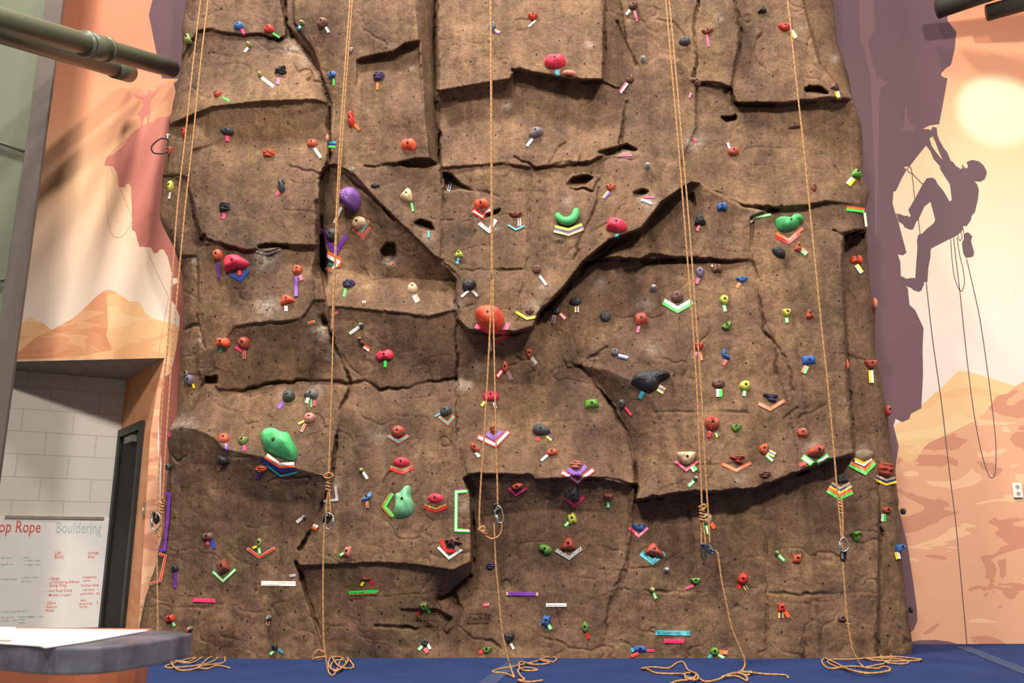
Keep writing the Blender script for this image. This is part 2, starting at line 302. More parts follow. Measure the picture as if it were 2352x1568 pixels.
# cracks and fissures: polyline, half width px, depth cm
GROOVES = [
 ([(430,113),(455,73),(480,70),(555,83),(590,78),(640,95),(660,86)],4,5),
 ([(650,-170),(652,0),(660,60),(672,85)],8,12),
 ([(672,80),(700,115),(735,170),(754,240),(757,330),(757,372),(735,408)],7,10),
 ([(731,470),(733,560),(735,640),(734,700),(745,745)],26,16),
 ([(742,560),(745,640),(742,720),(770,800),(803,876)],5,12),
 ([(805,880),(795,915),(778,943)],5,8),
 ([(772,1000),(766,1060),(762,1100),(740,1160),(715,1215),(688,1262)],5,9),
 ([(680,1290),(700,1350),(725,1430),(748,1505)],6,11),
 ([(463,548),(500,558),(560,577),(600,575),(625,562),(660,566)],4,6),
 ([(503,897),(560,897),(610,882),(690,875),(760,874),(802,880)],4,7),
 ([(545,752),(590,742),(640,742),(700,730),(725,690)],3,4),
 ([(655,378),(700,390),(735,400)],3,3),([(650,465),(680,437),(715,425),(735,405)],3,3),
 ([(480,247),(455,255),(440,272)],3,3),([(372,405),(400,404),(428,412),(435,440),(450,510),(462,548)],4,5),
 ([(410,592),(448,590)],5,6),([(418,758),(455,745)],4,5),([(455,615),(455,740),(470,800)],3,4),
 ([(440,940),(470,882)],3,3),
 ([(1003,-170),(1003,120),(1008,300),(1012,380)],6,8),
 ([(1012,380),(1018,460),(1014,590)],4,6),
 ([(790,383),(860,382),(920,376)],3,3),([(790,400),(870,468),(905,505)],5,5),
 ([(1018,600),(1048,635),(1050,740),(1049,870)],4,7),([(1049,870),(1050,960),(1054,1010),(1060,1050),(1075,1100)],4,5),
 ([(805,880),(840,872),(870,893),(930,893),(965,880),(1008,876),(1049,868)],4,6),
 ([(880,715),(935,722),(980,728)],3,4),([(1052,740),(1075,762),(1180,768),(1225,755)],5,8),
 ([(1225,755),(1245,715),(1300,665),(1345,610),(1400,575),(1420,550)],6,10),
 ([(1180,160),(1240,170),(1320,184),(1390,190),(1440,215)],4,5),([(1440,235),(1428,300),(1422,345)],4,4),
 ([(1180,360),(1230,386),(1290,378),(1350,372)],4,5),([(1262,380),(1285,335),(1300,330)],2.5,3),([(1340,300),(1335,350),(1330,375)],2.5,3),
 ([(1388,400),(1360,440),(1310,430)],3,4),([(1375,430),(1370,470),(1340,530),(1318,600)],3,4),([(1213,460),(1215,500),(1215,590),(1195,680),(1190,740)],2.5,3),
 ([(1060,425),(1100,440),(1150,450)],3,3),([(1060,512),(1100,500)],2.5,3),([(1020,597),(1060,620),(1200,621)],2.5,2.5),
 ([(1340,605),(1400,590),(1470,598),(1560,594),(1660,598),(1728,598)],4,7),([(1475,545),(1500,580),(1475,597)],4,5),
 ([(1640,437),(1680,460),(1705,472),(1765,482),(1795,475)],4,5),([(1728,500),(1725,560),(1735,650),(1750,720),(1755,760),(1785,800),(1782,860)],3.5,4),
 ([(1335,842),(1370,885),(1412,940),(1445,1010),(1462,1080),(1462,1130)],6,9),
 ([(1338,842),(1300,835)],5,6),([(1350,825),(1395,800)],3,4),
 ([(1080,1090),(1220,1093),(1245,1103),(1330,1099),(1400,1100),(1460,1115)],4,5),
 ([(1460,1150),(1560,1134),(1640,1130),(1735,1124),(1830,1087),(1900,1060),(1960,1045)],5,8),
 ([(1735,1125),(1745,1165),(1760,1260),(1762,1500)],3,3),([(1590,1140),(1585,1180),(1590,1260),(1588,1320)],2.5,2.5),
 ([(1830,940),(1800,960),(1830,1000),(1840,1030)],3,3),([(1790,800),(1812,840),(1822,900)],3,3),
 ([(1940,535),(1935,600),(1943,760),(1950,900),(1963,1040)],4,5),([(2018,1060),(2022,1200),(2020,1300),(2013,1500)],4,6),
 ([(1690,0),(1702,90),(1690,150),(1680,200)],4,5),([(1605,0),(1595,60),(1600,130),(1595,180)],4,5),([(1600,190),(1650,195),(1680,207),(1685,225)],4,5),
 ([(1415,50),(1440,110),(1460,150)],5,5),([(1387,-170),(1388,60),(1386,160)],4,3),
 ([(1960,230),(1900,225),(1850,232),(1800,240),(1690,240)],3,4),([(1680,200),(1665,215)],3,4),([(1900,464),(1850,475),(1800,478)],3,4),([(1916,530),(1935,542),(1955,530)],4,5),
 ([(1010,1375),(1040,1355),(1078,1320)],6,8),([(1005,1380),(1012,1440),(1025,1455),(1048,1440),(1060,1400),(1040,1360)],5,5),([(860,1436),(900,1440),(1000,1443)],4,5),
 ([(1055,1440),(1090,1468),(1130,1470),(1150,1490)],4,4),([(1083,1140),(1086,1290)],7,6),
 ([(1448,1150),(1440,1290),(1400,1380),(1385,1510)],4,4),([(1380,1370),(1420,1355),(1520,1358),(1640,1362)],2.5,1.5),
 ([(1765,1360),(1830,1365),(1900,1362),(1960,1360),(2015,1365)],2.5,2.5),([(1985,1345),(1990,1332),(2012,1332),(2018,1345)],3,3),
 ([(1500,1070),(1700,1065)],2,1),([(1500,948),(1620,944),(1720,948)],2,1.5),([(640,735),(600,740)],2,1),
 ([(900,1020),(915,1010),(905,1060),(885,1110)],2.5,2.5),([(1310,1325),(1370,1330)],2,1),
 ([(1660,1350),(1740,1350)],2,1),([(1740,1500),(1770,1485)],3,2),([(1600,1140),(1612,1170)],3,2),
 ([(940,520),(990,525)],2,2),([(395,985),(430,975),(455,985)],2,1),([(392,1040),(410,1060),(430,1045)],3,3),
]
def seg_d(px, py, a, b):
    ax, ay = a; bx, by = b; vx, vy = bx - ax, by - ay; L2 = vx * vx + vy * vy + 1e-9
    t = np.clip(((px - ax) * vx + (py - ay) * vy) / L2, 0, 1)
    return np.hypot(px - ax - t * vx, py - ay - t * vy)
def vnoise(shape, L, seed, ax=1.0):
    r = np.random.RandomState(seed); h, wd = shape
    cy = max(2, int(h * G / (L * ax)) + 3); cx = max(2, int(wd * G / L) + 3); A = r.rand(cy, cx) * 2 - 1
    y = np.arange(h) * G / (L * ax); x = np.arange(wd) * G / L
    iy = y.astype(int); ix = x.astype(int); fy = y - iy; fx = x - ix; fy = fy * fy * (3 - 2 * fy); fx = fx * fx * (3 - 2 * fx)
    iy = np.minimum(iy, cy - 2); ix = np.minimum(ix, cx - 2)
    a = A[np.ix_(iy, ix)]; b = A[np.ix_(iy, ix + 1)]; c = A[np.ix_(iy + 1, ix)]; d = A[np.ix_(iy + 1, ix + 1)]
    fx = fx[None]; fy = fy[:, None]
    return (a * (1 - fx) + b * fx) * (1 - fy) + (c * (1 - fx) + d * fx) * fy
WOB = vnoise(R.shape, 16, 91) * 3.4 + vnoise(R.shape, 6, 95) * 1.2; WOB2 = vnoise(R.shape, 16, 92) * 3.4 + vnoise(R.shape, 6, 96) * 1.2; WID = vnoise(R.shape, 30, 93); WID2 = vnoise(R.shape, 55, 94)
for pl, hw, dp in GROOVES:
    xs = [p[0] for p in pl]; ys = [p[1] for p in pl]; mg = hw * 2 + 8
    i0 = max(0, int((min(ys) - mg - Y0) / G)); i1 = int((max(ys) + mg - Y0) / G) + 2
    j0 = max(0, int((min(xs) - mg - X0) / G)); j1 = int((max(xs) + mg - X0) / G) + 2
    sx = GX[i0:i1, j0:j1] + WOB[i0:i1, j0:j1]; sy = GY[i0:i1, j0:j1] + WOB2[i0:i1, j0:j1]
    if sx.size == 0: continue
    d = np.full(sx.shape, 1e9)
    for a, b in zip(pl[:-1], pl[1:]): d = np.minimum(d, seg_d(sx, sy, a, b))
    wv = (hw * .38 + 1.3) * (1 + .6 * WID[i0:i1, j0:j1])
    R[i0:i1, j0:j1] -= 1.25 * dp * np.clip(1 - (d / wv), 0, 1) ** .8 * np.clip(.75 + .9 * WID2[i0:i1, j0:j1], .12, 1.5)
NZ = (vnoise(R.shape, 170, 1) * 1.5 + vnoise(R.shape, 70, 2) * .9 + vnoise(R.shape, 28, 3) * .45 + vnoise(R.shape, 12, 4) * .2
      + vnoise(R.shape, 60, 5, 5) * .9 + vnoise(R.shape, 6, 7) * .08)
fac = np.maximum(vnoise(R.shape, 90, 31, .7), vnoise(R.shape, 70, 32)) ; fac2 = np.maximum(np.maximum(vnoise(R.shape, 34, 33), vnoise(R.shape, 30, 34)), vnoise(R.shape, 26, 35))
NZ += fac * 1.6 + fac2 * .55
rid = 1 - np.abs(vnoise(R.shape, 80, 21, .6)); rid2 = 1 - np.abs(vnoise(R.shape, 45, 22))
NZ -= np.clip(rid - .955, 0, 1) * 34 * np.clip(vnoise(R.shape, 130, 23) + .2, 0, 1)
NZ -= np.clip(rid2 - .95, 0, 1) * 26 * np.clip(vnoise(R.shape, 110, 24), 0, 1)
for L_, sd, ax_ in ((150, 41, 1), (120, 42, .45), (95, 43, 1.6)):
    NZ -= np.clip(1 - np.abs(vnoise(R.shape, L_, sd, ax_) + vnoise(R.shape, 24, sd + 9) * .12) - .978, 0, 1) * 110 * np.clip(vnoise(R.shape, 140, sd + 5) * 1.5, 0, 1)
R = R + NZ
R = blur(R, 1)
RSM = np.maximum(blur(R, 6), R)
RNRM = blur(R, 40)
def samp(A, u, v):
    x = np.clip((np.asarray(u, float) - X0) / G, 0, A.shape[1] - 1.001); y = np.clip((np.asarray(v, float) - Y0) / G, 0, A.shape[0] - 1.001)
    ix = x.astype(int); iy = y.astype(int); fx = x - ix; fy = y - iy
    return (A[iy, ix] * (1 - fx) + A[iy, ix + 1] * fx) * (1 - fy) + (A[iy + 1, ix] * (1 - fx) + A[iy + 1, ix + 1] * fx) * fy
def rockP(u, v, off=0.0, A=None):
    A = RSM if A is None else A
    return PY(u, v, YB - samp(A, u, v) / 100.0 - off)
# outline of the rock
LEFT = [(-170,436),(0,425),(170,413),(230,400),(330,383),(405,372),(430,373),(500,366),(520,372),(560,395),(600,412),(640,425),(700,420),(780,419),(860,412),(960,404),(980,388),(1000,386),(1040,389),(1070,386),(1130,383),(1220,374),(1270,362),(1340,344),(1440,322),(1545,312)]
RIGHT = [(-170,1905),(0,1912),(100,1925),(190,1954),(225,1960),(280,1976),(330,1980),(400,1984),(440,1995),(480,1985),(520,1988),(560,1991),(640,1998),(720,2009),(800,2012),(900,2026),(950,2036),(1040,2046),(1100,2058),(1150,2065),(1300,2074),(1400,2086),(1500,2095),(1545,2098)]
NX, NY = 980, 860
vv = np.linspace(-165, 1538, NY); Lv = np.interp(vv, [p[0] for p in LEFT], [p[1] for p in LEFT]); Rv = np.interp(vv, [p[0] for p in RIGHT], [p[1] for p in RIGHT])
Lv = Lv + vnoise((1, NY), 46, 61)[0] * 3 + vnoise((1, NY), 17, 63)[0] * .7; Rv = Rv + vnoise((1, NY), 52, 62)[0] * 3 + vnoise((1, NY), 17, 64)[0] * .7
ss = np.linspace(0, 1, NX)
U = Lv[:, None] + (Rv - Lv)[:, None] * ss[None]; V = np.repeat(vv[:, None], NX, 1)
rel = samp(R, U, V)
dl = U - Lv[:, None]; dr = Rv[:, None] - U
rel = rel - 9 * np.exp(-dl / 7.0) - 9 * np.exp(-dr / 7.0)
PT = PY(U, V, YB - rel / 100)
# side returns back to the painted wall
def side(line, sgn):
    out = []
    for k in range(1, 7):
        q = line.copy(); t = k / 6.0
        q[:, 1] = line[:, 1] * (1 - t) + (YM + .02) * t
        q[:, 0] = line[:, 0] - sgn * (.0 + .10 * sin(pi * t) ) - sgn * .03 * t + vnoise((1, NY * 3), 40, 70 + k)[0][::3] * .008
        out.append(q)
    return out
Ls = side(PT[:, 0], -1.0)[::-1]; Rs = side(PT[:, -1], 1.0)
ALL = np.stack(Ls + [PT[:, i] for i in range(NX)] + Rs, 1)
EX = 12; up = np.stack([ALL[0] + np.array([0, 0, .22 * k]) + np.array([0, 1, 0]) * (vnoise((1, ALL.shape[1]), 90, 200 + k)[0] * .02)[:, None] for k in range(EX, 0, -1)])
ALL = np.concatenate([up, ALL], 0)          # the rock goes on above the part the photo shows
NT = ALL.shape[1]
CHALK = [(612,592,34,1),(612,705,40,.8),(1066,885,20,1),(1070,1160,22,.7),(765,1110,24,.5),(420,972,40,.6),(672,112,26,.7),(1490,465,30,.7),(898,600,20,1),(1228,702,22,.8),
 (870,1000,30,.4),(1480,700,30,.4),(1140,520,18,.7),(700,140,20,.4),(1305,460,22,.4),(1375,650,26,.4),(1500,800,24,.5),(1700,1100,22,.4),(1165,240,16,.7),(900,103,10,.8),(940,155,12,.6),(1352,102,14,.6),
 (1650,40,16,.6),(1590,325,30,.8),(560,600,12,.5),(735,760,26,.9),(760,820,16,.5),(1435,355,20,.8),(1735,490,20,.5),(455,780,10,.8),(1915,135,14,.7),(1845,60,20,.3),(655,905,30,.3),(720,890,26,.5),(1250,660,24,.3),(540,1045,24,.3),(1050,700,20,.4),(1100,845,26,.3),(1555,690,26,.3),(1870,1028,26,.6),(985,545,20,.4),(400,1100,16,.5),(1430,870,20,.2),(1980,1035,24,.5),(505,1310,20,.3),(450,600,14,.7)]
ch = np.zeros(U.shape)
for x, y, r, a in CHALK: ch += a * np.exp(-((U - x) ** 2 + ((V - y) * 1.2) ** 2) / (r * r * .5))
chA = np.zeros((NY, NT)); chA[:, 6:6 + NX] = ch; chA = np.concatenate([np.zeros((EX, NT)), chA], 0)
me = bpy.data.meshes.new('climbing_wall')
nv = ALL.shape[0] * NT; idx = np.arange(nv).reshape(-1, NT)
q = np.stack([idx[:-1, :-1], idx[1:, :-1], idx[1:, 1:], idx[:-1, 1:]], -1).reshape(-1, 4)
me.vertices.add(nv); me.vertices.foreach_set('co', ALL.reshape(-1))
me.loops.add(q.size); me.loops.foreach_set('vertex_index', q.reshape(-1))
me.polygons.add(len(q)); me.polygons.foreach_set('loop_start', np.arange(0, q.size, 4)); me.polygons.foreach_set('loop_total', np.full(len(q), 4))
me.polygons.foreach_set('use_smooth', np.ones(len(q), bool))
me.update(calc_edges=True)
at = me.attributes.new('chalk', 'FLOAT', 'POINT'); at.data.foreach_set('value', chA.reshape(-1))
rock = bpy.data.objects.new('climbing_wall', me); col.objects.link(rock)
tag(rock, 'tall brown sculpted rock climbing wall with cracks, ledges and bolt holes', 'climbing wall')
def rock_material():
    m, N, L, b = new_mat('painted_rock', .82, .25)
    tc = N.new('ShaderNodeTexCoord'); ob = tc.outputs['Object']
    def noise(s, det=6, rough=.6, vec=None, dist=0):
        n = N.new('ShaderNodeTexNoise'); n.inputs['Scale'].default_value = s; n.inputs['Detail'].default_value = det; n.inputs['Roughness'].default_value = rough
        n.inputs['Distortion'].default_value = dist
        L.new(vec or ob, n.inputs['Vector']); return n.outputs[0]
    def ramp(f, stops):
        r = N.new('ShaderNodeValToRGB'); L.new(f, r.inputs[0]); e = r.color_ramp.elements
        while len(e) < len(stops): e.new(.5)
        for k, (p, c) in enumerate(stops): e[k].position = p; e[k].color = (*c, 1)
        return r.outputs[0]
    def mix(f, a, c, mode='MIX'):
        x = N.new('ShaderNodeMix'); x.data_type = 'RGBA'; x.blend_type = mode
        if isinstance(f, float): x.inputs[0].default_value = f
        else: L.new(f, x.inputs[0])
        for s, i in ((a, 6), (c, 7)):
            if isinstance(s, tuple): x.inputs[i].default_value = (*s, 1)
            else: L.new(s, x.inputs[i])
        return x.outputs[2]
    base = ramp(noise(1.1, 8, .62, dist=.4), [(.30, s2l((76, 60, 48))), (.46, s2l((110, 85, 66))), (.58, s2l((130, 102, 77))), (.72, s2l((154, 122, 92)))])
    red = ramp(noise(3.7, 6, .7, dist=.8), [(.48, (0, 0, 0)), (.74, (1, 1, 1))])
    base = mix(red, base, s2l((122, 92, 76)))
    olive = ramp(noise(2.3, 6, .7, dist=1.2), [(.54, (0, 0, 0)), (.72, (.8, .8, .8))])
    base = mix(olive, base, s2l((108, 91, 60)))
    mp = N.new('ShaderNodeMapping'); mp.inputs['Scale'].default_value = (7, 7, .8); L.new(ob, mp.inputs[0])
    streak = ramp(noise(1.0, 8, .65, vec=mp.outputs[0]), [(.36, (.60, .59, .60)), (.62, (1.16, 1.15, 1.12))])
    base = mix(.75, base, streak, 'MULTIPLY')
    speck = ramp(noise(60, 4, .75), [(.34, (.62, .60, .58)), (.60, (1.14, 1.13, 1.12))])
    base = mix(.9, base, speck, 'MULTIPLY')
    mid = ramp(noise(11, 6, .75, dist=1.0), [(.36, (.62, .60, .58)), (.60, (1.13, 1.12, 1.10))])
    base = mix(.85, base, mid, 'MULTIPLY')
    at = N.new('ShaderNodeAttribute'); at.attribute_name = 'chalk'
    mm = N.new('ShaderNodeMath'); mm.operation = 'MULTIPLY'; L.new(at.outputs['Fac'], mm.inputs[0])
    L.new(ramp(noise(20, 5, .75), [(.36, (0, 0, 0)), (.72, (1, 1, 1))]), mm.inputs[1])
    base = mix(mm.outputs[0], base, s2l((205, 190, 172)))
    L.new(base, b.inputs['Base Color'])
    b1 = N.new('ShaderNodeBump'); b1.inputs['Strength'].default_value = .45; b1.inputs['Distance'].default_value = .03
    L.new(noise(18, 8, .66), b1.inputs['Height'])
    b2 = N.new('ShaderNodeBump'); b2.inputs['Strength'].default_value = .22; b2.inputs['Distance'].default_value = .006
    L.new(noise(110, 3, .7), b2.inputs['Height']); L.new(b1.outputs[0], b2.inputs['Normal'])
    L.new(b2.outputs[0], b.inputs['Normal'])
    return m
M_ROCK = rock_material(); me.materials.append(M_ROCK)

# ---------------------------------------------------------------- the painted wall, alcove, pillar, floor
def mural_sky():
    m, N, L, b = new_mat('mural_sky', .7, .3)
    g = N.new('ShaderNodeNewGeometry'); s = N.new('ShaderNodeSeparateXYZ'); L.new(g.outputs['Position'], s.inputs[0])
    mr = N.new('ShaderNodeMapRange'); mr.inputs[1].default_value = 0; mr.inputs[2].default_value = 7.0; L.new(s.outputs[2], mr.inputs[0])
    r = N.new('ShaderNodeValToRGB'); L.new(mr.outputs[0], r.inputs[0]); e = r.color_ramp.elements
    stops = [(0, (228, 213, 200)), (.35, (228, 213, 199)), (.46, (229, 202, 178)), (.58, (229, 184, 143)), (.68, (215, 150, 113)), (.80, (189, 120, 91))]
    while len(e) < len(stops): e.new(.5)
    for k, (p, c) in enumerate(stops): e[k].position = p; e[k].color = (*s2l(c), 1)
    # painted sun with its soft rim
    sc = PY(2293, 255, YM); vd = N.new('ShaderNodeVectorMath'); vd.operation = 'DISTANCE'; L.new(g.outputs['Position'], vd.inputs[0]); vd.inputs[1].default_value = tuple(sc)
    m2 = N.new('ShaderNodeMapRange'); m2.inputs[1].default_value = .27; m2.inputs[2].default_value = .42; m2.inputs[3].default_value = 1; m2.inputs[4].default_value = 0
    m2.interpolation_type = 'SMOOTHSTEP'; L.new(vd.outputs['Value'], m2.inputs[0])
    x = N.new('ShaderNodeMix'); x.data_type = 'RGBA'; L.new(m2.outputs[0], x.inputs[0]); L.new(r.outputs[0], x.inputs[6]); x.inputs[7].default_value = (*s2l((226, 206, 172)), 1)
    L.new(x.outputs[2], b.inputs['Base Color']); return m
def mural_patch(name, c1, c2, c3, sc=1.6):
    m, N, L, b = new_mat(name, .7, .3)
    g = N.new('ShaderNodeNewGeometry'); mp = N.new('ShaderNodeMapping'); mp.inputs['Rotation'].default_value = (0, radians(32), 0); mp.inputs['Scale'].default_value = (sc * .55, 1, sc * 1.6)
    L.new(g.outputs['Position'], mp.inputs[0])
    n = N.new('ShaderNodeTexNoise'); n.inputs['Scale'].default_value = 1.5; n.inputs['Detail'].default_value = 2.6; n.inputs['Distortion'].default_value = .9; L.new(mp.outputs[0], n.inputs['Vector'])
    r = N.new('ShaderNodeValToRGB'); r.color_ramp.interpolation = 'CONSTANT'; L.new(n.outputs[0], r.inputs[0]); e = r.color_ramp.elements; e.new(.5)
    for k, (p, c) in enumerate([(0, c1), (.44, c2), (.60, c3)]): e[k].position = p; e[k].color = (*s2l(c), 1)
    L.new(r.outputs[0], b.inputs['Base Color']); return m
def mural_grad(name, ctop, cbot, z0, z1):
    m, N, L, b = new_mat(name, .65, .35)
    g = N.new('ShaderNodeNewGeometry'); s = N.new('ShaderNodeSeparateXYZ'); L.new(g.outputs['Position'], s.inputs[0])
    mr = N.new('ShaderNodeMapRange'); mr.inputs[1].default_value = z0; mr.inputs[2].default_value = z1; L.new(s.outputs[2], mr.inputs[0])
    r = N.new('ShaderNodeValToRGB'); L.new(mr.outputs[0], r.inputs[0])
    r.color_ramp.elements[0].color = (*s2l(cbot), 1); r.color_ramp.elements[1].color = (*s2l(ctop), 1)
    L.new(r.outputs[0], b.inputs['Base Color']); return m
M_SKY = mural_sky()
M_PEAK = mural_patch('mural_peak', (225, 167, 119), (232, 182, 130), (234, 193, 145), 2.0)
M_SHADE = mural_patch('mural_peak_side', (208, 139, 100), (215, 150, 109), (225, 167, 122), 2.4)
M_BACKHILL = mural_patch('mural_far_hills', (228, 182, 130), (232, 191, 139), (234, 199, 150), 1.2)
M_HILL = mural_patch('mural_near_hills', (204, 140, 112), (224, 166, 130), (238, 188, 146), 1.9)
M_CLIFF = mural_grad('mural_purple_cliff', (84, 58, 66), (118, 86, 92), 1.0, 5.5)
M_STRIPE = mural_grad('mural_cliff_stripe', (100, 68, 74), (124, 92, 98), 2.0, 5.5)
M_RED = mural_grad('mural_red_cliff', (198, 122, 108), (160, 90, 78), 2.5, 4.6)
M_FIG = mural_grad('mural_climber', (88, 66, 72), (104, 78, 84), 2.5, 5.0)
M_LINE = mat('mural_line', (140, 105, 98), .7)
M_LINE2 = mat('mural_thin_line', (205, 150, 125), .7)

LC = PY(378, 822, YM); zs = LC[2]                       # corner where the alcove begins
BK = PY(290, 873, 1.0); BK = CN + (BK - CN) * ((zs - CAM_H) / (BK[2] - CAM_H))
AL = PY(35, 850, 1.0); AL = CN + (AL - CN) * ((zs - CAM_H) / (AL[2] - CAM_H))
TOP = 9.5; xl = -5.6; xr = 6.5; FL = -.02
def wall_panel(name, quad, m, parent=None): return me_obj(name, quad, [(0, 1, 2, 3)], m, parent)
wb = me_obj('wall_back', [(LC[0], YM, FL), (xr, YM, FL), (xr, YM, TOP), (LC[0], YM, TOP), (xl, YM, zs), (LC[0], YM, zs), (xl, YM, TOP), (LC[0], YM + .25, FL), (xr, YM + .25, FL), (xr, YM + .25, TOP), (xl, YM + .25, TOP)],
            [(0, 1, 2, 3), (4, 5, 3, 6), (2, 1, 8, 9), (6, 3, 2, 9, 10)], M_SKY)
tag(wb, 'tall wall painted with an orange desert sunset behind the rock', None, None, 'structure')
def flat(name, pts, m, off, Y=None, parent=None):
    """a painted shape on the back wall"""
    P = PY([p[0] for p in pts], [p[1] for p in pts], YM) + np.array([0, -off * .15, 0])
    from mathutils.geometry import tessellate_polygon
    tr = tessellate_polygon([[Vector(p) for p in P]])
    return me_obj(name, P, tr, m, wb)
# left part
flat('painted_mountain', [(20,829),(30,790),(42,752),(56,738),(70,726),(82,738),(100,742),(117,756),(180,800),(200,825)], M_PEAK, .002)
flat('painted_mountain', [(20,829),(38,806),(48,803),(80,776),(120,757),(165,732),(180,720),(200,702),(213,688),(232,672),(245,665),(262,668),(277,677),(297,693),(317,692),(328,705),(335,721),(347,728),(375,737),(413,751),(420,821),(378,822)], M_PEAK, .004)
flat('painted_mountain_side', [(40,812),(48,803),(80,776),(120,757),(165,732),(180,720),(200,702),(213,688),(232,672),(243,668),(246,700),(248,745),(244,770),(258,803),(200,815),(130,822),(40,825)], M_SHADE, .006)
flat('painted_cliff', [(372,-420),(360,-200),(345,-60),(350,0),(342,35),(360,125),(372,180),(411,181),(399,191),(405,215),(420,260),(470,260),(470,-60),(500,-420)], M_CLIFF, .004)
flat('painted_cliff', [(430,250),(400,262),(375,269),(362,270),(352,280),(335,285),(320,293),(303,306),(290,322),(280,338),(262,352),(245,362),(240,379),(258,381),(268,395),(272,418),(275,430),(287,430),(290,422),(297,421),(301,430),(303,480),(303,527),(311,532),(320,566),(347,568),(353,581),(362,580),(367,572),(375,572),(385,588),(392,615),(396,638),(412,638),(412,648),(392,656),(391,684),(402,700),(413,726),(412,752),(405,800),(396,840),(393,857),(379,864),(370,905),(366,960),(366,1010),(371,1060),(369,1180),(372,1260),(440,1260),(470,1100),(470,250)], M_RED, .008)
flat('painted_hill', [(378,822),(392,815),(396,840),(393,857),(379,864),(370,905),(366,960),(362,1010),(366,1100),(372,1200),(378,1300),(366,1400),(336,1510),(310,1512),(318,1440),(330,1250),(345,1000),(360,900)], M_HILL, .006)
flat('painted_person', [(305,215),(310,220),(320,226),(328,227),(329,245),(324,251),(316,263),(322,264),(323,288),(322,294),(328,290),(330,276),(332,267),(337,265),(338,284),(343,281),(344,265),(346,263),(346,245),(344,240),(349,224),(357,217),(361,210),(366,203),(363,204),(360,207),(353,214),(346,216),(347,209),(341,205),(337,208),(337,217),(324,221),(312,217),(306,213)], M_RED, .010)
def line(name, pts, wd, m, off=.005, n=6):
    C = catmull(pts, n); V = []; Fc = []
    for i, c in enumerate(C):
        t = C[min(i + 1, len(C) - 1)] - C[max(i - 1, 0)]; t /= np.linalg.norm(t) + 1e-9; nn = np.array([-t[1], t[0]]) * wd / 2
        for s in (1, -1): V.append(PY(c[0] + nn[0] * s, c[1] + nn[1] * s, YM) + np.array([0, -off * .15, 0]))
    for i in range(len(C) - 1): Fc.append((2 * i, 2 * i + 1, 2 * i + 3, 2 * i + 2))
    return V, Fc, [(0, 0)] * len(V)
def lines(name, ls, m, off):
    V, Fc, _ = merge([line(name, l, wd, m, off) for l, wd in ls]); return me_obj(name, V, Fc, m, wb)
lines('painted_rope', [([(292,318),(270,338),(247,360)],1.2),([(248,381),(246,430),(247,490),(256,535),(270,545),(285,538),(300,515),(305,505)],1.2),([(253,382),(275,430),(305,503)],1.2),([(335,568),(360,625),(388,682)],1.2),([(387,684),(375,750),(364,818)],1.2)], M_LINE2, .0115)
# right part
flat('painted_hills_far', [(2040,990),(2115,932),(2150,900),(2160,893),(2185,868),(2200,853),(2212,851),(2225,853),(2280,870),(2330,886),(2352,880),(2480,850),(2600,900),(2700,1000),(2700,1200),(2040,1200)], M_BACKHILL, .003)
flat('painted_hills_near', [(2040,1100),(2053,1095),(2063,1049),(2078,1056),(2091,1062),(2105,1055),(2120,1030),(2135,1016),(2190,990),(2240,966),(2262,948),(2278,928),(2290,908),(2310,905),(2330,888),(2352,875),(2480,830),(2700,900),(2700,1482),(2500,1484),(2352,1483),(2220,1483),(2100,1484),(2040,1490)], M_HILL, .006)
flat('painted_cliff', [(1850,-80),(1800,-420),(2150,-420),(2170,-80),(2174,0),(2176,47),(2186,60),(2196,73),(2193,110),(2186,142),(2183,150),(2172,157),(2162,168),(2162,174),(2168,178),(2176,180),(2170,215),(2157,285),(2135,288),(2119,296),(2135,297),(2141,305),(2135,320),(2127,334),(2106,360),(2090,381),(2075,384),(2083,389),(2071,410),(2058,438),(2052,440),(2050,466),(2055,485),(2063,508),(2070,535),(2082,580),(2074,586),(2062,584),(2068,602),(2069,633),(2074,650),(2085,662),(2089,700),(2102,712),(2121,753),(2119,800),(2120,860),(2116,937),(2092,950),(2088,962),(2072,969),(2057,961),(2052,978),(2064,1023),(2054,1095),(2054,1130),(2070,1190),(2085,1255),(2098,1340),(2106,1400),(2107,1425),(2098,1447),(2085,1455),(2040,1460),(1960,1200),(1930,600)], M_CLIFF, .009)
flat('painted_cliff_stripe', [(1972,-60),(1930,-420),(1975,-420),(2006,-60),(2007,0),(2010,68),(1993,100),(2004,140),(2013,175),(2040,190),(2024,202),(2019,215),(2018,330),(2015,460),(2013,540),(2010,540),(2009,400),(2004,300),(2002,230),(1998,170),(1985,110),(1975,90)], M_STRIPE, .012)
flat('painted_cliff_stripe', [(2080,232),(2084,270),(2096,288),(2104,302),(2084,302),(2068,301),(2076,290)], M_STRIPE, .012)
flat('painted_rock_base', [(2080,1476),(2110,1470),(2150,1469),(2180,1473),(2205,1480),(2215,1486),(2080,1487)], M_CLIFF, .012)
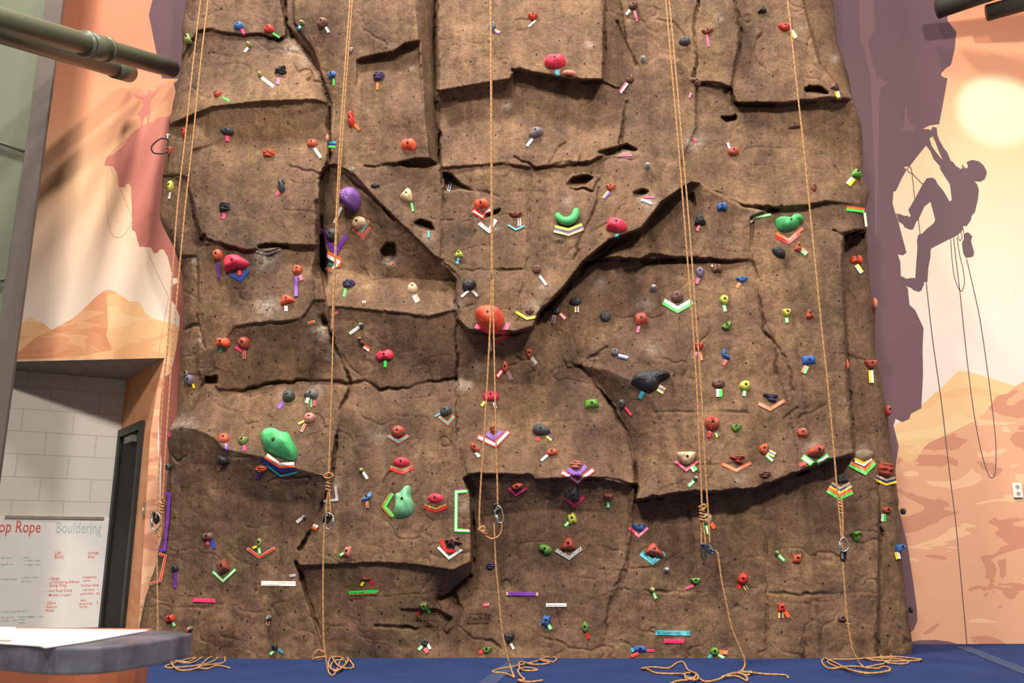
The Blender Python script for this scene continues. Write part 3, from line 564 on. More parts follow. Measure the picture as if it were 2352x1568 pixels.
climber = [(2142,291),(2151,293),(2153,309),(2157,321),(2167,339),(2175,349),(2184,370),(2189,372),(2195,381),(2206,388),(2211,386),(2209,380),(2212,378),(2213,383),(2220,387),(2223,383),(2222,377),(2219,374),(2224,370),(2234,367),(2249,371),(2259,380),(2266,393),(2266,399),(2262,411),(2252,417),(2238,416),(2244,423),(2248,436),(2246,457),(2239,487),(2231,496),(2230,505),(2220,519),(2213,518),(2209,531),(2197,541),(2178,550),(2139,570),(2137,576),(2137,589),(2132,615),(2130,647),(2122,647),(2122,653),(2116,667),(2110,670),(2098,666),(2093,661),(2084,658),(2069,650),(2069,634),(2075,636),(2081,640),(2096,638),(2102,639),(2104,610),(2107,569),(2106,551),(2109,539),(2118,536),(2129,525),(2144,513),(2148,505),(2143,485),(2137,463),(2123,474),(2109,505),(2104,509),(2102,515),(2097,527),(2090,527),(2078,522),(2073,514),(2064,509),(2058,490),(2068,492),(2078,496),(2084,495),(2088,499),(2092,496),(2086,482),(2101,457),(2119,423),(2129,409),(2142,408),(2149,413),(2153,422),(2167,439),(2181,463),(2186,459),(2183,434),(2181,422),(2162,393),(2158,385),(2160,383),(2144,365),(2137,347),(2127,334),(2132,322),(2135,320),(2140,335),(2150,350),(2160,362),(2165,367),(2155,345),(2148,325),(2142,313),(2138,316),(2135,305)]
flat('painted_climber', climber, M_FIG, .0135)
flat('painted_chalk_bag', [(2213,538),(2219,534),(2225,534),(2233,543),(2230,553),(2237,579),(2236,587),(2231,590),(2218,592),(2212,581),(2209,558),(2214,548)], M_FIG, .0135)
lines('painted_rope', [([(2088,382),(2084,390),(2090,397),(2094,395),(2092,386),(2088,382)],2),([(2094,397),(2097,420),(2101,457)],1.8),([(2094,397),(2106,410),(2119,423)],1.8),([(2109,503),(2111,520),(2113,537)],1.8),
  ([(2127,648),(2142,780),(2163,930),(2180,1080),(2195,1200),(2208,1340),(2221,1483)],2.2),([(2183,546),(2187,600),(2193,640),(2206,668),(2214,655),(2213,625),(2203,580),(2198,545)],1.8),
  ([(2190,545),(2196,600),(2204,665),(2214,760),(2225,860),(2237,950),(2252,1030),(2268,1085),(2279,1097),(2286,1080),(2287,1020),(2278,930),(2265,830),(2250,730),(2235,660),(2220,595)],2),([(2210,520),(2214,535)],2),([(2205,528),(2210,545),(2204,552),(2200,540)],1.6)], M_FIG, .014)
# alcove left of the rock
M_BLOCK = None
def block_mat(name, rgb, rough=.7, bw=.42, bh=.205):
    m, N, L, b = new_mat(name, rough, .3)
    tc = N.new('ShaderNodeTexCoord'); s = N.new('ShaderNodeMapping'); L.new(tc.outputs['UV'], s.inputs[0])
    br = N.new('ShaderNodeTexBrick'); br.inputs['Scale'].default_value = 1; br.inputs['Brick Width'].default_value = bw; br.inputs['Row Height'].default_value = bh
    br.inputs['Mortar Size'].default_value = .004; br.inputs['Mortar Smooth'].default_value = .4
    c = s2l(rgb); br.inputs['Color1'].default_value = (*c, 1); br.inputs['Color2'].default_value = (*[x * .96 for x in c], 1); br.inputs['Mortar'].default_value = (*[x * .72 for x in c], 1)
    L.new(s.outputs[0], br.inputs['Vector']); L.new(br.outputs['Color'], b.inputs['Base Color'])
    bp = N.new('ShaderNodeBump'); bp.inputs['Strength'].default_value = .5; bp.inputs['Distance'].default_value = .006; bp.invert = True
    L.new(br.outputs['Fac'], bp.inputs['Height']); L.new(bp.outputs[0], b.inputs['Normal']); return m
dB = AL[:2] - BK[:2]; dB /= np.linalg.norm(dB); nB = np.array([-dB[1], dB[0], 0]); nB = nB if nB[1] < 0 else -nB
dD = BK[:2] - LC[:2]; lenD = np.linalg.norm(dD); dD /= lenD; nD = np.array([-dD[1], dD[0], 0]); nD = nD if nD[0] < 0 else -nD
bl = BK.copy(); far = BK + np.array([dB[0], dB[1], 0]) * 3.4
q = [(bl[0], bl[1], FL), (far[0], far[1], FL), (far[0], far[1], zs), (bl[0], bl[1], zs)]
wa = me_obj('wall_alcove', q, [(0, 1, 2, 3)], block_mat('pale_block_paint', (222, 214, 202)), uv=[(0, 0), (3.4, 0), (3.4, zs), (0, zs)])
tag(wa, 'pale grey block wall at the back of the alcove', kind='structure')
wr = me_obj('wall_alcove_side', [(LC[0], LC[1], FL), (bl[0], bl[1], FL), (bl[0], bl[1], zs), (LC[0], LC[1], zs)], [(0, 1, 2, 3)], mural_patch('alcove_side_paint', (226, 156, 112), (236, 168, 122), (242, 178, 130), 2.2))
tag(wr, 'orange painted side wall of the alcove with the doorway', kind='structure')
so = me_obj('ceiling_alcove', [(LC[0], LC[1], zs), (bl[0], bl[1], zs), (far[0], far[1], zs), (xl - 1.2, YM, zs), (LC[0], YM, zs)], [(0, 1, 2, 3)], mat('soffit_paint', (150, 140, 132), .8))
tag(so, 'grey soffit over the alcove', kind='structure')
# doorway in the side wall
def onD(u, v, off=0): return PP(u, v, LC, nD) + nD * off
d_tl = onD(277, 994); d_tr = onD(334, 965)
def dpt(t, z, off=0):  # t: distance along side wall from LC
    return np.array([LC[0] + dD[0] * t, LC[1] + dD[1] * t, z]) + nD * off
t1 = (d_tr[:2] - LC[:2]) @ dD; t2 = (d_tl[:2] - LC[:2]) @ dD; t2 = max(t2, t1 + .75); t2 = min(t2, lenD - .01); zt = (d_tr[2])
M_DF = mat('door_frame_paint', (32, 31, 28), .5)
fw = .075
def dbox(name, ta, tb, za, zb, dep, m, parent):
    return quadbox(name, [dpt(ta, za, dep), dpt(tb, za, dep), dpt(tb, zb, dep), dpt(ta, zb, dep)], nD, dep + .004, m, parent)
door = dbox('doorway_1', t1 + fw, t2 - fw, FL, zt - fw, .006, mat('doorway_shade', (8, 7, 7), .7), None); tag(door, 'dark panel painted as the shade of the open doorway in the alcove side wall', kind='structure')  # near-black slab paints in the shade of the open doorway
fr = dbox('door_frame', t1, t1 + fw, FL, zt, .03, M_DF, door); dbox('door_frame', t2 - fw, t2, FL, zt, .03, M_DF, door); dbox('door_frame', t1 + fw, t2 - fw, zt - fw, zt, .03, M_DF, door)
dbox('door_closer', t1 + .16, t1 + .40, zt - fw - .10, zt - fw - .04, .06, mat('closer_metal', (120, 118, 110), .4, .6), door)
# switch plate beside the door
sp = onD(333, 1169); tsp = (sp[:2] - LC[:2]) @ dD
sw = dbox('light_switch', tsp - .03, tsp + .03, sp[2] - .055, sp[2] + .055, .01, mat('steel_plate', (168, 150, 130), .4, .5), None)
tag(sw, 'small grey metal switch plate on the orange wall beside the doorway', 'light switch')
dbox('toggle', tsp - .006, tsp + .006, sp[2] - .012, sp[2] + .012, .022, mat('switch_toggle', (215, 210, 200), .5), sw)
# whiteboard on the block wall
def onB(u, v, off=0): return PP(u, v, BK, nB) + nB * off
w_tr = onB(262, 1191); w_bl = onB(40, 1441)
M_WB = mat('whiteboard_face', (242, 238, 232), .25, var=.02)
aB = np.array([dB[0], dB[1], 0.]); tr = (w_tr[:2] - BK[:2]) @ dB; 
def bp_(t, z, off=.0): return np.array([BK[0] + dB[0] * t, BK[1] + dB[1] * t, z]) + nB * off
zt_, zb_ = onB(140, 1187)[2], onB(140, 1443)[2]
wbd = quadbox('whiteboard', [bp_(tr, zb_, .02), bp_(tr + 2.2, zb_, .02), bp_(tr + 2.2, zt_, .02), bp_(tr, zt_, .02)], nB, .02, M_WB)
tag(wbd, 'white dry erase board listing climbing routes on the alcove block wall', 'whiteboard')
M_AL = mat('aluminium_rail', (150, 142, 132), .35, .7)
ra, rb = (onB(238, 1190)[:2] - BK[:2]) @ dB, (onB(12, 1183)[:2] - BK[:2]) @ dB
quadbox('rail', [bp_(ra, zt_ - .02, .035), bp_(rb, zt_ - .02, .035), bp_(rb, zt_ + .005, .035), bp_(ra, zt_ + .005, .035)], nB, .015, M_AL, wbd)
for k, (za, zb2) in enumerate([(zb_ - .012, zb_)]):
    quadbox('frame', [bp_(tr, za, .024), bp_(tr + 2.2, za, .024), bp_(tr + 2.2, zb2, .024), bp_(tr, zb2, .024)], nB, .024, M_AL, wbd)
M_RI = mat('red_marker', (226, 96, 80), .6); M_TI = mat('teal_marker', (150, 188, 182), .6); M_BI = mat('pale_blue_marker', (196, 208, 208), .6)
rowh = .036
def wtext(s, u, v, h, m, bold=0.0, ue=None):
    t = text_mesh('writing', s, onB(u, v, .0225), -aB, (0, 0, 1), h, m, wbd, bold)
    q = np.array([(x.co - Vector(onB(u, v, .0225))) @ Vector(-aB) for x in t.data.vertices]); k = (np.linalg.norm(onB(ue or u + 10, v) - onB(u, v)) / (q.max()) if ue else .82)
    o_ = Vector(onB(u, v, .0225)); ax = Vector(-aB)
    for x, qq in zip(t.data.vertices, q): x.co = x.co + ax * float(qq * (k - 1))
wtext('Top Rope', -22, 1222, .15, M_RI, .004, 92); wtext('Bouldering', 126, 1223, .14, M_BI, .004, 232)
for s, u, v, h in [('Up!',125,1273,.045),('Bum!',124,1282,.045),('orange',201,1272,.04),('blue',201,1281,.04),('- Rango',112,1331,.034),('- Lil Something Different',110,1339,.031),('- Swing Thing',108,1347,.034),
   ('- mad Rock Candy',106,1359,.034),('- Mother Cooper',106,1369,.034),('- Zebra',103,1387,.034),('- Reborn',101,1396,.034),('- Ropes',99,1404,.034),('orange/white',188,1327,.028),('yellow',190,1335,.028),('Tan/blue/Yellow',184,1346,.028),
   ('rock candy',188,1356,.028),('green/white',184,1365,.028),('zebra',184,1380,.028),('green/silver',182,1388,.028),('purple',183,1395,.028),('1',223,1336,.034),('5',222,1346,.034),('V',223,1355,.028),('V5',220,1365,.034),('5',221,1386,.034),('1',221,1395,.03)]:
    wtext(s, u, v, h, M_RI, .003)
for u, v in [(2,1283),(2,1298),(52,1282),(54,1289),(55,1299),(48,1328),(48,1337),(0,1332),(40,1405),(38,1418),(60,1419),(42,1424),(42,1432),(0,1407),(2,1420),(0,1427)]:
    wtext(random.choice(['~~nm~ ~un~', 'nu~m ~~', 'um~nu~', 'mnu~']), u, v, .03, M_TI, .008)
# pillar and wall at far left
c1 = PY(150, 0, 6.33); c0 = PY(106, 0, 6.3)
pil = box('wall_pillar', (c0[0], 6.3, FL), (c1[0], 6.33, TOP), mat('pillar_paint', (98, 88, 82), .55, var=.08, scale=3)); tag(pil, 'grey brown square pillar at the left', kind='structure')
wl = box('wall_left', (c0[0] - 2.6, 6.42, FL), (c0[0] - .035, 6.55, TOP), mat('green_grey_wall', (108, 112, 94), .45, var=.05, scale=2)); tag(wl, 'smooth green grey wall left of the pillar', kind='structure')
gap = box('gap_shade_1', (c0[0] - .035, 6.36, FL), (c0[0], 6.5, TOP), mat('dark_gap', (28, 28, 24), .6)); tag(gap, kind='structure')  # black strip added for the shade in the gap beside the pillar
M_GP = mat('green_pipe_paint', (92, 98, 80), .5, var=.08, scale=6)
for (a, b, lab) in [((-460, 170), (56, 347), 'thin green conduit on the green wall, the upper one under the big pipes'), ((-470, 590), (8, 643), 'thin green conduit on the green wall, the lower one near the left edge')]:
    pa = PY(*a, 6.39); pb = PY(*b, 6.39); t = tube('conduit', [pa, (pa + pb) / 2, pb], .014, M_GP); recenter(t, pa); tag(t, lab, 'pipe', 'thin conduits on the green wall')
# floor mat
m, N, L, b_ = new_mat('blue_mat_carpet', .95, .1)
tc = N.new('ShaderNodeTexCoord'); n = N.new('ShaderNodeTexNoise'); n.inputs['Scale'].default_value = 220; n.inputs['Detail'].default_value = 3; L.new(tc.outputs['Object'], n.inputs['Vector'])
r = N.new('ShaderNodeValToRGB'); L.new(n.outputs[0], r.inputs[0]); r.color_ramp.elements[0].position = .3; r.color_ramp.elements[1].position = .7
r.color_ramp.elements[0].color = (*s2l((36, 50, 90)), 1); r.color_ramp.elements[1].color = (*s2l((56, 75, 128)), 1)
n2 = N.new('ShaderNodeTexNoise'); n2.inputs['Scale'].default_value = 2.2; n2.inputs['Detail'].default_value = 4; L.new(tc.outputs['Object'], n2.inputs['Vector'])
x = N.new('ShaderNodeMix'); x.data_type = 'RGBA'; x.blend_type = 'MULTIPLY'; x.inputs[0].default_value = .5; L.new(r.outputs[0], x.inputs[6]); L.new(n2.outputs[0], x.inputs[7]); L.new(x.outputs[2], b_.inputs['Base Color'])
bp = N.new('ShaderNodeBump'); bp.inputs['Strength'].default_value = .4; bp.inputs['Distance'].default_value = .004; L.new(n.outputs[0], bp.inputs['Height']); L.new(bp.outputs[0], b_.inputs['Normal'])
M_MAT = m
fl = box('floor_mat', (-3.6, 2.2, -.30), (6.5, 7.2, 0.0), M_MAT); tag(fl, 'thick blue carpeted safety mat covering the floor below the rock', 'mat')
gf = box('floor', (-9, -4, -.34), (9, 9.5, -.30), mat('grey_floor', (120, 116, 110), .7)); tag(gf, kind='structure')
gf2 = box('floor_alcove', (-9, 7.2, -.3), (-3.2, 9.5, -.0), mat('grey_floor', (120, 116, 110), .7)); tag(gf2, kind='structure')
# seam of hook tape on the mat
sm = PZ([1440+690,1230+975], [1500+20,1530+30], .002)
a = PZ(2210, 1484, .003); b2 = PZ(2352, 1540, .003); dvec = (b2 - a) / np.linalg.norm(b2 - a); sd = np.cross(dvec, (0, 0, 1)) * .05
me_obj('mat_seam', [a + sd, b2 + dvec * .4 + sd, b2 + dvec * .4 - sd, a - sd], [(0, 1, 2, 3)], mat('seam_tape', (52, 64, 96), .9), fl)
a = PZ(1190, 1512, .003); b2 = PZ(1120, 1568, .003); dvec = (b2 - a) / np.linalg.norm(b2 - a); sd = np.cross(dvec, (0, 0, 1)) * .05
me_obj('mat_seam', [a + sd, b2 + dvec * .6 + sd, b2 + dvec * .6 - sd, a - sd], [(0, 1, 2, 3)], MATS['seam_tape'], fl)
# outlet on the right
oc = PY(2335, 1126, YM); h_, w_ = .0585, .0365
ol = box('wall_outlet', (oc[0] - w_, YM - .021, oc[2] - h_), (oc[0] + w_, YM - .004, oc[2] + h_), mat('outlet_plate', (236, 228, 214), .4, var=.03), None, .004); tag(ol, 'white double power outlet on the painted hills at the right', 'power outlet')
for s in (1, -1):
    V, Fc, UV = tube_mesh([(oc[0], YM - .0225, oc[2] + s * .0265), (oc[0], YM - .020, oc[2] + s * .0265)], .017, 16); f = me_obj('socket', V, Fc, mat('outlet_socket', (176, 168, 160), .5), ol)
    for dx in (-.006, .006): box('slot', (oc[0] + dx - .0015, YM - .0235, oc[2] + s * .0265 - .004), (oc[0] + dx + .0015, YM - .022, oc[2] + s * .0265 + .006), mat('slot_black', (20, 20, 20)), f)
# big painted pipes
M_PIPE = mat('olive_pipe_paint', (84, 90, 72), .38, var=.06, scale=5, spec=.5); M_DP = mat('dark_pipe_paint', (52, 50, 44), .5, var=.06)
pb = PY(394, 157, 6.95); pa = PY(0, 43, 5.0); pa = pa + (pa - pb) * .8
d_ = (pb - pa); 
def cyl(name, pa, pb, r0, m, parent=None, ns=32): return tube(name, [pa, pa + (pb - pa) * .5, pb], r0, m, parent, ns)
P1 = cyl('large_pipe', pa, pb, .083, M_PIPE); recenter(P1, pa); tag(P1, 'thick olive green pipe with a collar reaching the wall at top left', 'pipe', 'large painted pipes')
def along(pa, pb, u):   # point of the pipe axis seen at photo column u
    best = min(range(401), key=lambda k: abs(projx(pa + (pb - pa) * k / 400.) - u)); return best / 400.
def projx(p): q = RN.T @ (p - CN); return CX + F * q[0] / -q[2]
ta, tb = along(pa, pb, 197), along(pa, pb, 241)
V, Fc, UV = merge([tube_mesh([pa + d_ * ta, pa + d_ * tb], .098, 32), tube_mesh([pa + d_ * (ta - .004), pa + d_ * (ta + .004)], .102, 32), tube_mesh([pa + d_ * (tb - .004), pa + d_ * (tb + .004)], .102, 32)])
cl = me_obj('collar', V, Fc, M_PIPE, None, True); cl.parent = P1; cl.matrix_parent_inverse = Matrix.Translation(-P1.location)
tube('cap_ring', [pb + d_ / np.linalg.norm(d_) * .002, pb + d_ / np.linalg.norm(d_) * -.006], .0845, mat('plaster_edge', (178, 168, 150), .8), None, 32).parent = P1
P1.children[-1].matrix_parent_inverse = Matrix.Translation(-P1.location)
pb2 = PY(296, 167, 6.95); pa2 = PY(0, 76, 5.3); pa2 = pa2 + (pa2 - pb2) * .8; P2 = cyl('large_pipe', pa2, pb2, .076, M_PIPE); recenter(P2, pa2); tag(P2, 'thinner olive green pipe running just under the collared one, top left', 'pipe', 'large painted pipes')
d2 = pb2 - pa2; pe = tube('end_sleeve', [pa2 + d2 * along(pa2, pb2, 262), pa2 + d2 * .999], .088, M_PIPE, None, 32); pe.parent = P2; pe.matrix_parent_inverse = Matrix.Translation(-P2.location)
pa3 = PY(2152, 22, 6.95); pb3 = PY(2600, -130, 6.5); P3 = cyl('large_pipe', pb3, pa3, .082, M_DP); recenter(P3, pb3); tag(P3, 'dark pipe ending at the purple cliff, top right', 'pipe', 'large painted pipes')
pa4 = PY(2266, 30, 6.95); pb4 = PY(2700, -90, 6.5); P4 = cyl('large_pipe', pb4, pa4, .072, M_DP); recenter(P4, pb4); tag(P4, 'dark pipe ending over the orange sky, in the top right corner', 'pipe', 'large painted pipes')
# counter in front, with papers
zc = CAM_H - .085
outl = [(443,1454),(425,1458),(400,1463),(365,1469),(325,1475),(280,1481),(235,1485),(180,1487),(120,1487),(60,1484),(0,1479),(-200,1466),(-700,1448),(-700,1436),(340,1445),(400,1449)]
Pt = PZ([p[0] for p in outl], [p[1] for p in outl], zc); th = .028
M_CT = mat('grey_laminate', (86, 87, 100), .3, var=.38, scale=26, spec=.5)
k = len(Pt); Vc = list(Pt) + [p - np.array([0, 0, th]) for p in Pt]
ct = empty('front_counter', (Pt[:, 0].mean(), Pt[:, 1].mean(), -.3)); tag(ct, 'grey speckled counter with a curved front edge in the left foreground', 'counter')
top_ = me_obj('counter_top', Vc, [tuple(range(k)), tuple(range(2 * k - 1, k - 1, -1))] + [(i, k + i, k + (i + 1) % k, (i + 1) % k) for i in range(k)], M_CT, ct)
bv = top_.modifiers.new('b', 'BEVEL'); bv.width = .0025; bv.segments = 2; bv.limit_method = 'ANGLE'
inn = [(352,1446),(345,1466),(322,1475),(280,1481),(235,1485),(180,1487),(120,1487),(60,1484),(0,1479),(-200,1466),(-700,1448),(-700,1438)]
Pi = PZ([p[0] for p in inn], [p[1] for p in inn], zc - th) + np.array([-.02, .035, 0]); k = len(Pi)
me_obj('counter_base', list(Pi) + [np.array([p[0], p[1], -.3]) for p in Pi], [tuple(range(k)), tuple(range(2 * k - 1, k - 1, -1))] + [(i, k + i, k + (i + 1) % k, (i + 1) % k) for i in range(k)], mat('orange_wood', (150, 84, 56), .5, var=.2, scale=9), ct)
def paper(pts, z, lab):
    P = PZ([p[0] for p in pts], [p[1] for p in pts], z)
    o = quadbox('paper_sheet', P, (0, 0, 1), .001, mat('white_paper', (245, 240, 236), .35, var=.01), None); recenter(o, P[0]); tag(o, lab, 'paper', 'papers on the counter'); return o
paper([(341,1446.5),(200,1472),(103,1486),(92,1482),(-150,1466),(-150,1442),(120,1443.5)], zc + .002, 'white sheet of paper reaching furthest right on the front counter')
paper([(36,1440.5),(30,1446),(-160,1440),(-160,1437)], zc + .016, 'white paper with a curled corner at the back of the front counter')

# ---------------------------------------------------------------- bolt holes in the rock
HOLES = """R1 380 0 3.92|500 75 535 432 390 474 924 504 1105 447 1187 750 1008 831 771 843 1207 1003 1103 1111 893 1071 1567 302 1540 1006 805 1317 1112 1340 580 1362 518 1483 1305 1443 1127 1476 834 1524 1563 1275 1928 1098 1335 342
R2 860 0 3.92|772 26 1002 25 799 272 865 550 667 443 1080 638 1461 491 1662 367 1870 120 1891 573 307 637 105 431 156 872 353 872 314 1106 1030 788 1357 813 1588 822 710 881 1186 925 875 993 1479 968 1079 1053 1647 1063 1323 1125 832 1218 668 1232 1091 1217 1712 1201 1430 1409 1736 1385 906 1427 691 1430 188 1331 232 175 523 1138
R3 1340 0 3.92|134 211 92 420 1216 174 1088 563 1498 558 1618 437 1482 692 1707 680 1516 824 1602 769 1199 915 659 867 207 928 482 1021 434 1192 238 1212 104 1279 554 1263 1616 1117 1511 1281 1669 1392 864 1342 299 1538 70 1548 1487 1562 1857 72
R4 1800 0 3.92|208 393 247 647 363 979 530 1105 487 1247 460 1492 53 73
R5 360 380 3.92|911 35 1315 127 451 186 354 274 822 314 1329 313 1035 369 388 383 463 383 731 491 952 526 1143 545 1332 456 425 549 625 619 799 635 1342 635 1266 793 893 854 975 963 824 1013 407 1055 1048 1093 323 1114 864 1253 993 1300 526 1357 688 1442 417 1334 875 1497 131 580 264 516 347 686 1225 1552
R6 840 380 3.92|232 77 944 131 1387 208 1568 132 1752 313 1544 317 568 283 288 457 587 460 803 417 1559 467 143 553 987 586 495 633 786 631 606 747 1343 708 1561 664 1739 674 1048 757 1205 828 1541 800 436 807 1699 919 1013 928 1183 970 541 969 712 1030 1502 1153 345 1227 917 1266 1297 1291 178 1406 448 1451 1920 1461 703 1453 1664 1526
R7 1320 380 3.92|378 48 480 174 690 142 1324 210 1805 242 129 305 400 383 578 388 249 458 237 616 1398 597 133 754 1164 743 1445 768 1655 608 983 738 448 947 970 975 310 1054 1822 986 1680 1031 1909 1127 225 1168 634 1209 419 1241 943 1377 1112 1378 1582 1336 1094 1222 413 1466 205 1554 1211 377
R8 1800 380 3.92|460 258 537 472 277 531 366 686 490 910 27 1127 495 1217 711 1453
R9 360 760 3.92|1062 79 1226 63 1433 96 330 152 1073 264 1272 257 923 291 1379 368 832 414 1870 225 471 582 848 582 1030 573 1605 543 1883 514 1806 665 473 897 865 867 1027 843 1244 918 1492 925 1800 942 1682 1041 223 1026 408 1033 1292 1116 741 1164 1687 1193 1511 1216 384 1251 656 1332 842 1332 232 1404 984 1398 1428 1378 628 1457 1257 1498 318 566
R10 840 760 3.92|383 79 986 121 1227 122 1812 180 493 210 666 285 1564 396 963 324 1305 514 931 517 1883 464 570 567 756 533 410 603 268 628 1594 638 983 665 1808 671 452 769 996 844 1791 857 671 903 1184 1052 1359 1094 517 1097 696 1181 1241 1216 1571 1210 599 1280 450 1340 808 1345 247 1373 1076 1391 1706 1400 546 368 400 353 1528 1530
R11 1320 760 3.92|205 64 776 79 519 123 1607 109 1544 287 514 313 671 298 154 325 893 397 281 410 429 501 1429 641 935 806 717 821 177 855 1711 858 687 1011 1878 970 418 1081 205 1126 718 1186 1217 1175 1882 1171 1441 1355 333 1258 759 1358 140 1441 1799 1482
R12 1800 760 3.92|155 115 502 408 706 571 303 784 476 935 838 895 205 1367 691 1484
R13 340 1140 3.664|436 78 223 175 660 157 959 156 1127 226 1717 249 253 463 1167 384 919 570 1080 593 1338 506 455 626 1530 485 1535 660 670 786 908 776 1122 787 448 817 313 813 211 881 1699 692 432 976 836 1045 1240 965 626 1100 1144 1119 1607 965 868 1187 1312 1174 604 1278 1514 1114 1680 1114 1774 992 1776 1307 1716 870 95 736
R14 820 1140 3.664|812 93 1203 63 1502 37 1658 167 339 270 584 278 459 391 307 463 619 462 1286 490 1353 705 1577 755 1737 750 346 693 495 690 686 755 945 791 364 888 209 983 395 1001 1293 1000 1191 1046 1752 1073 363 1214 184 1264 858 1213
R15 1300 1140 3.664|234 163 724 217 194 411 1421 524 984 520 1160 564 38 567 322 597 469 482 596 648 242 745 127 897 457 954 1013 951 1288 933 1520 942 645 1017 1126 1125 1519 1204 461 1198
R16 1780 1140 3.664|183 143 54 271 343 488 799 521 960 579 85 714 403 729 627 755 968 938 310 1028 737 1102 57 1138 948 1166"""
HP = []
for ln in HOLES.splitlines():
    h, d = ln.split('|'); _, ox, oy, s = h.split(); v = [float(x) for x in d.split()]
    for i in range(0, len(v), 2): HP.append((float(ox) + v[i] / float(s), float(oy) + v[i + 1] / float(s)))
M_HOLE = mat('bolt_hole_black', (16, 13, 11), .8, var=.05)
def surf_frame(u, v):
    e = 5.0
    p = rockP(u, v, 0, RNRM); px = rockP(u + e, v, 0, RNRM) - rockP(u - e, v, 0, RNRM); py = rockP(u, v - e, 0, RNRM) - rockP(u, v + e, 0, RNRM)
    n = np.cross(px, py); n /= np.linalg.norm(n)
    if n[1] > 0: n = -n
    n = n * .55 + np.array([0, -1, 0]) * .45; n /= np.linalg.norm(n)
    x = np.array([1, 0, 0]) - n * n[0]; x /= np.linalg.norm(x); y = np.cross(n, x)
    P = rockP(u, v); s = np.linalg.norm(PY(u + 1, v, P[1]) - PY(u, v, P[1]))
    return P, x, y, n, s
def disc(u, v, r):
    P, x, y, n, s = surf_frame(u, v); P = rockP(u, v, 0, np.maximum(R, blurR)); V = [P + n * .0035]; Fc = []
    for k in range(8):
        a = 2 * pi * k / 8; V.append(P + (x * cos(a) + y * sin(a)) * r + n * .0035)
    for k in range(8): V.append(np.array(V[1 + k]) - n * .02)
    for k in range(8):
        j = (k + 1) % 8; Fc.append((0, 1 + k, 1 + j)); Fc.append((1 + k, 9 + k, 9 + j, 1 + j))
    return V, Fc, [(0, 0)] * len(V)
blurR = blur(R, 2)
rest = []
HPs = sorted(HP, key=lambda p: -p[1])
for i, (u, v) in enumerate(HPs):
    g = disc(u, v, random.uniform(.0056, .0072))
    if i < 100: me_obj('bolt_hole', g[0], g[1], M_HOLE, rock)
    else: rest.append(g)
V, Fc, _ = merge(rest); bh = me_obj('bolt_holes', V, Fc, M_HOLE, rock); bh['kind'] = 'stuff'

# ---------------------------------------------------------------- holds
HC = {'red':((204,58,44),'red'),'brick':((178,80,62),'brick red'),'coral':((240,92,62),'coral orange'),'pink':((238,62,84),'bright pink'),'black':((46,46,50),'black'),
 'grey':((112,106,106),'grey'),'dgrey':((72,72,72),'dark grey'),'tan':((222,190,148),'cream'),'lime':((200,204,84),'lime yellow'),'green':((98,150,58),'green'),'mint':((40,190,92),'mint green'),'mint2':((92,204,124),'mint green'),
 'jade':((78,178,104),'jade green'),'pale':((120,190,138),'pale jade green'),'blue':((58,102,168),'blue'),'sky':((100,140,185),'pale blue'),'bgrey':((92,108,122),'blue grey'),'purple':((124,80,152),'purple'),
 'plum':((76,66,100),'dark plum'),'lav':((118,104,128),'dusty lavender'),'brown':((112,76,62),'brown'),'rust':((200,92,62),'rust orange'),'salmon':((196,120,98),'salmon'),'rose':((192,132,122),'dusty rose'),
 'maroon':((128,62,48),'maroon'),'olive':((128,148,78),'olive green'),'leaf':((150,172,96),'pale green'),'rock':((150,128,106),'rock grey'),'silver':((170,170,170),'silver'),'moss':((150,160,80),'moss green')}
def hmat(c): return mat('hold_' + c, HC[c][0], .55, var=.16, scale=28, bump=.35, bscale=150)
def outline(sh, n=36):
    A = np.linspace(0, 2 * pi, n, endpoint=False); x, y = np.cos(A), np.sin(A)
    if sh == 'drop': return np.stack([x * (1 - .32 * (y < 0) * (-y)), y * 1.0 - .12 * (y < -.6)], 1) * np.array([1, 1])
    if sh == 'egg': return np.stack([x * (1 - .18 * y), y], 1)
    P = {'tri': [(-1,-.72),(-.55,-.9),(.6,-.95),(1,-.68),(.75,-.1),(.2,.85),(-.12,1),(-.4,.75),(-.8,-.05)],
         'half': [(-1,.72),(-.6,.85),(.6,.85),(1,.7),(.9,.1),(.5,-.7),(0,-1),(-.5,-.7),(-.9,.1)],
         'rect': [(-1,-.6),(-.85,-.95),(.8,-.9),(1,-.55),(.95,.7),(.75,.95),(-.8,.9),(-1,.65)],
         'bean': [(-1,-.2),(-.75,-.9),(-.1,-.75),(.6,-1),(1,-.4),(.9,.5),(.45,1),(-.1,.7),(-.6,.85),(-.95,.4)],
         'penta': [(-1,.1),(-.55,1),(.5,.95),(1,.2),(.6,-.85),(-.1,-1),(-.75,-.7)],
         'square': [(-1,-.9),(.6,-1),(.95,.2),(1,1),(-.1,.85),(-.75,.75),(-1,0)],
         'wedge': [(-1,-.3),(-.8,.25),(.1,.6),(1,1),(.95,.1),(.6,-.8),(-.2,-1)],
         'star': [(-1,.25),(-.45,.35),(-.15,1),(.2,.5),(.75,.55),(.55,.05),(1,-.45),(.3,-.4),(0,-1),(-.3,-.45),(-.8,-.6),(-.55,0)],
         'shell': [(-1,.3),(-.6,.8),(.3,1),(1,.35),(.9,-.3),(.3,-1),(-.5,-.85),(-.95,-.3)],
         'peanut': [(-.95,.6),(-.5,1),(.0,.8),(.15,.3),(.6,.1),(1,-.35),(.85,-.9),(.3,-1),(-.2,-.7),(-.35,-.2),(-.8,.1)],
         'fin': [(-1,.15),(-.5,.5),(.3,.9),(1,1),(.8,.45),(.2,.2),(.9,-.2),(.7,-.9),(-.1,-.8),(-.3,-.2)]}.get(sh)
    if P is None: return np.stack([x, y], 1)
    C = catmull(P, 5, True); return C
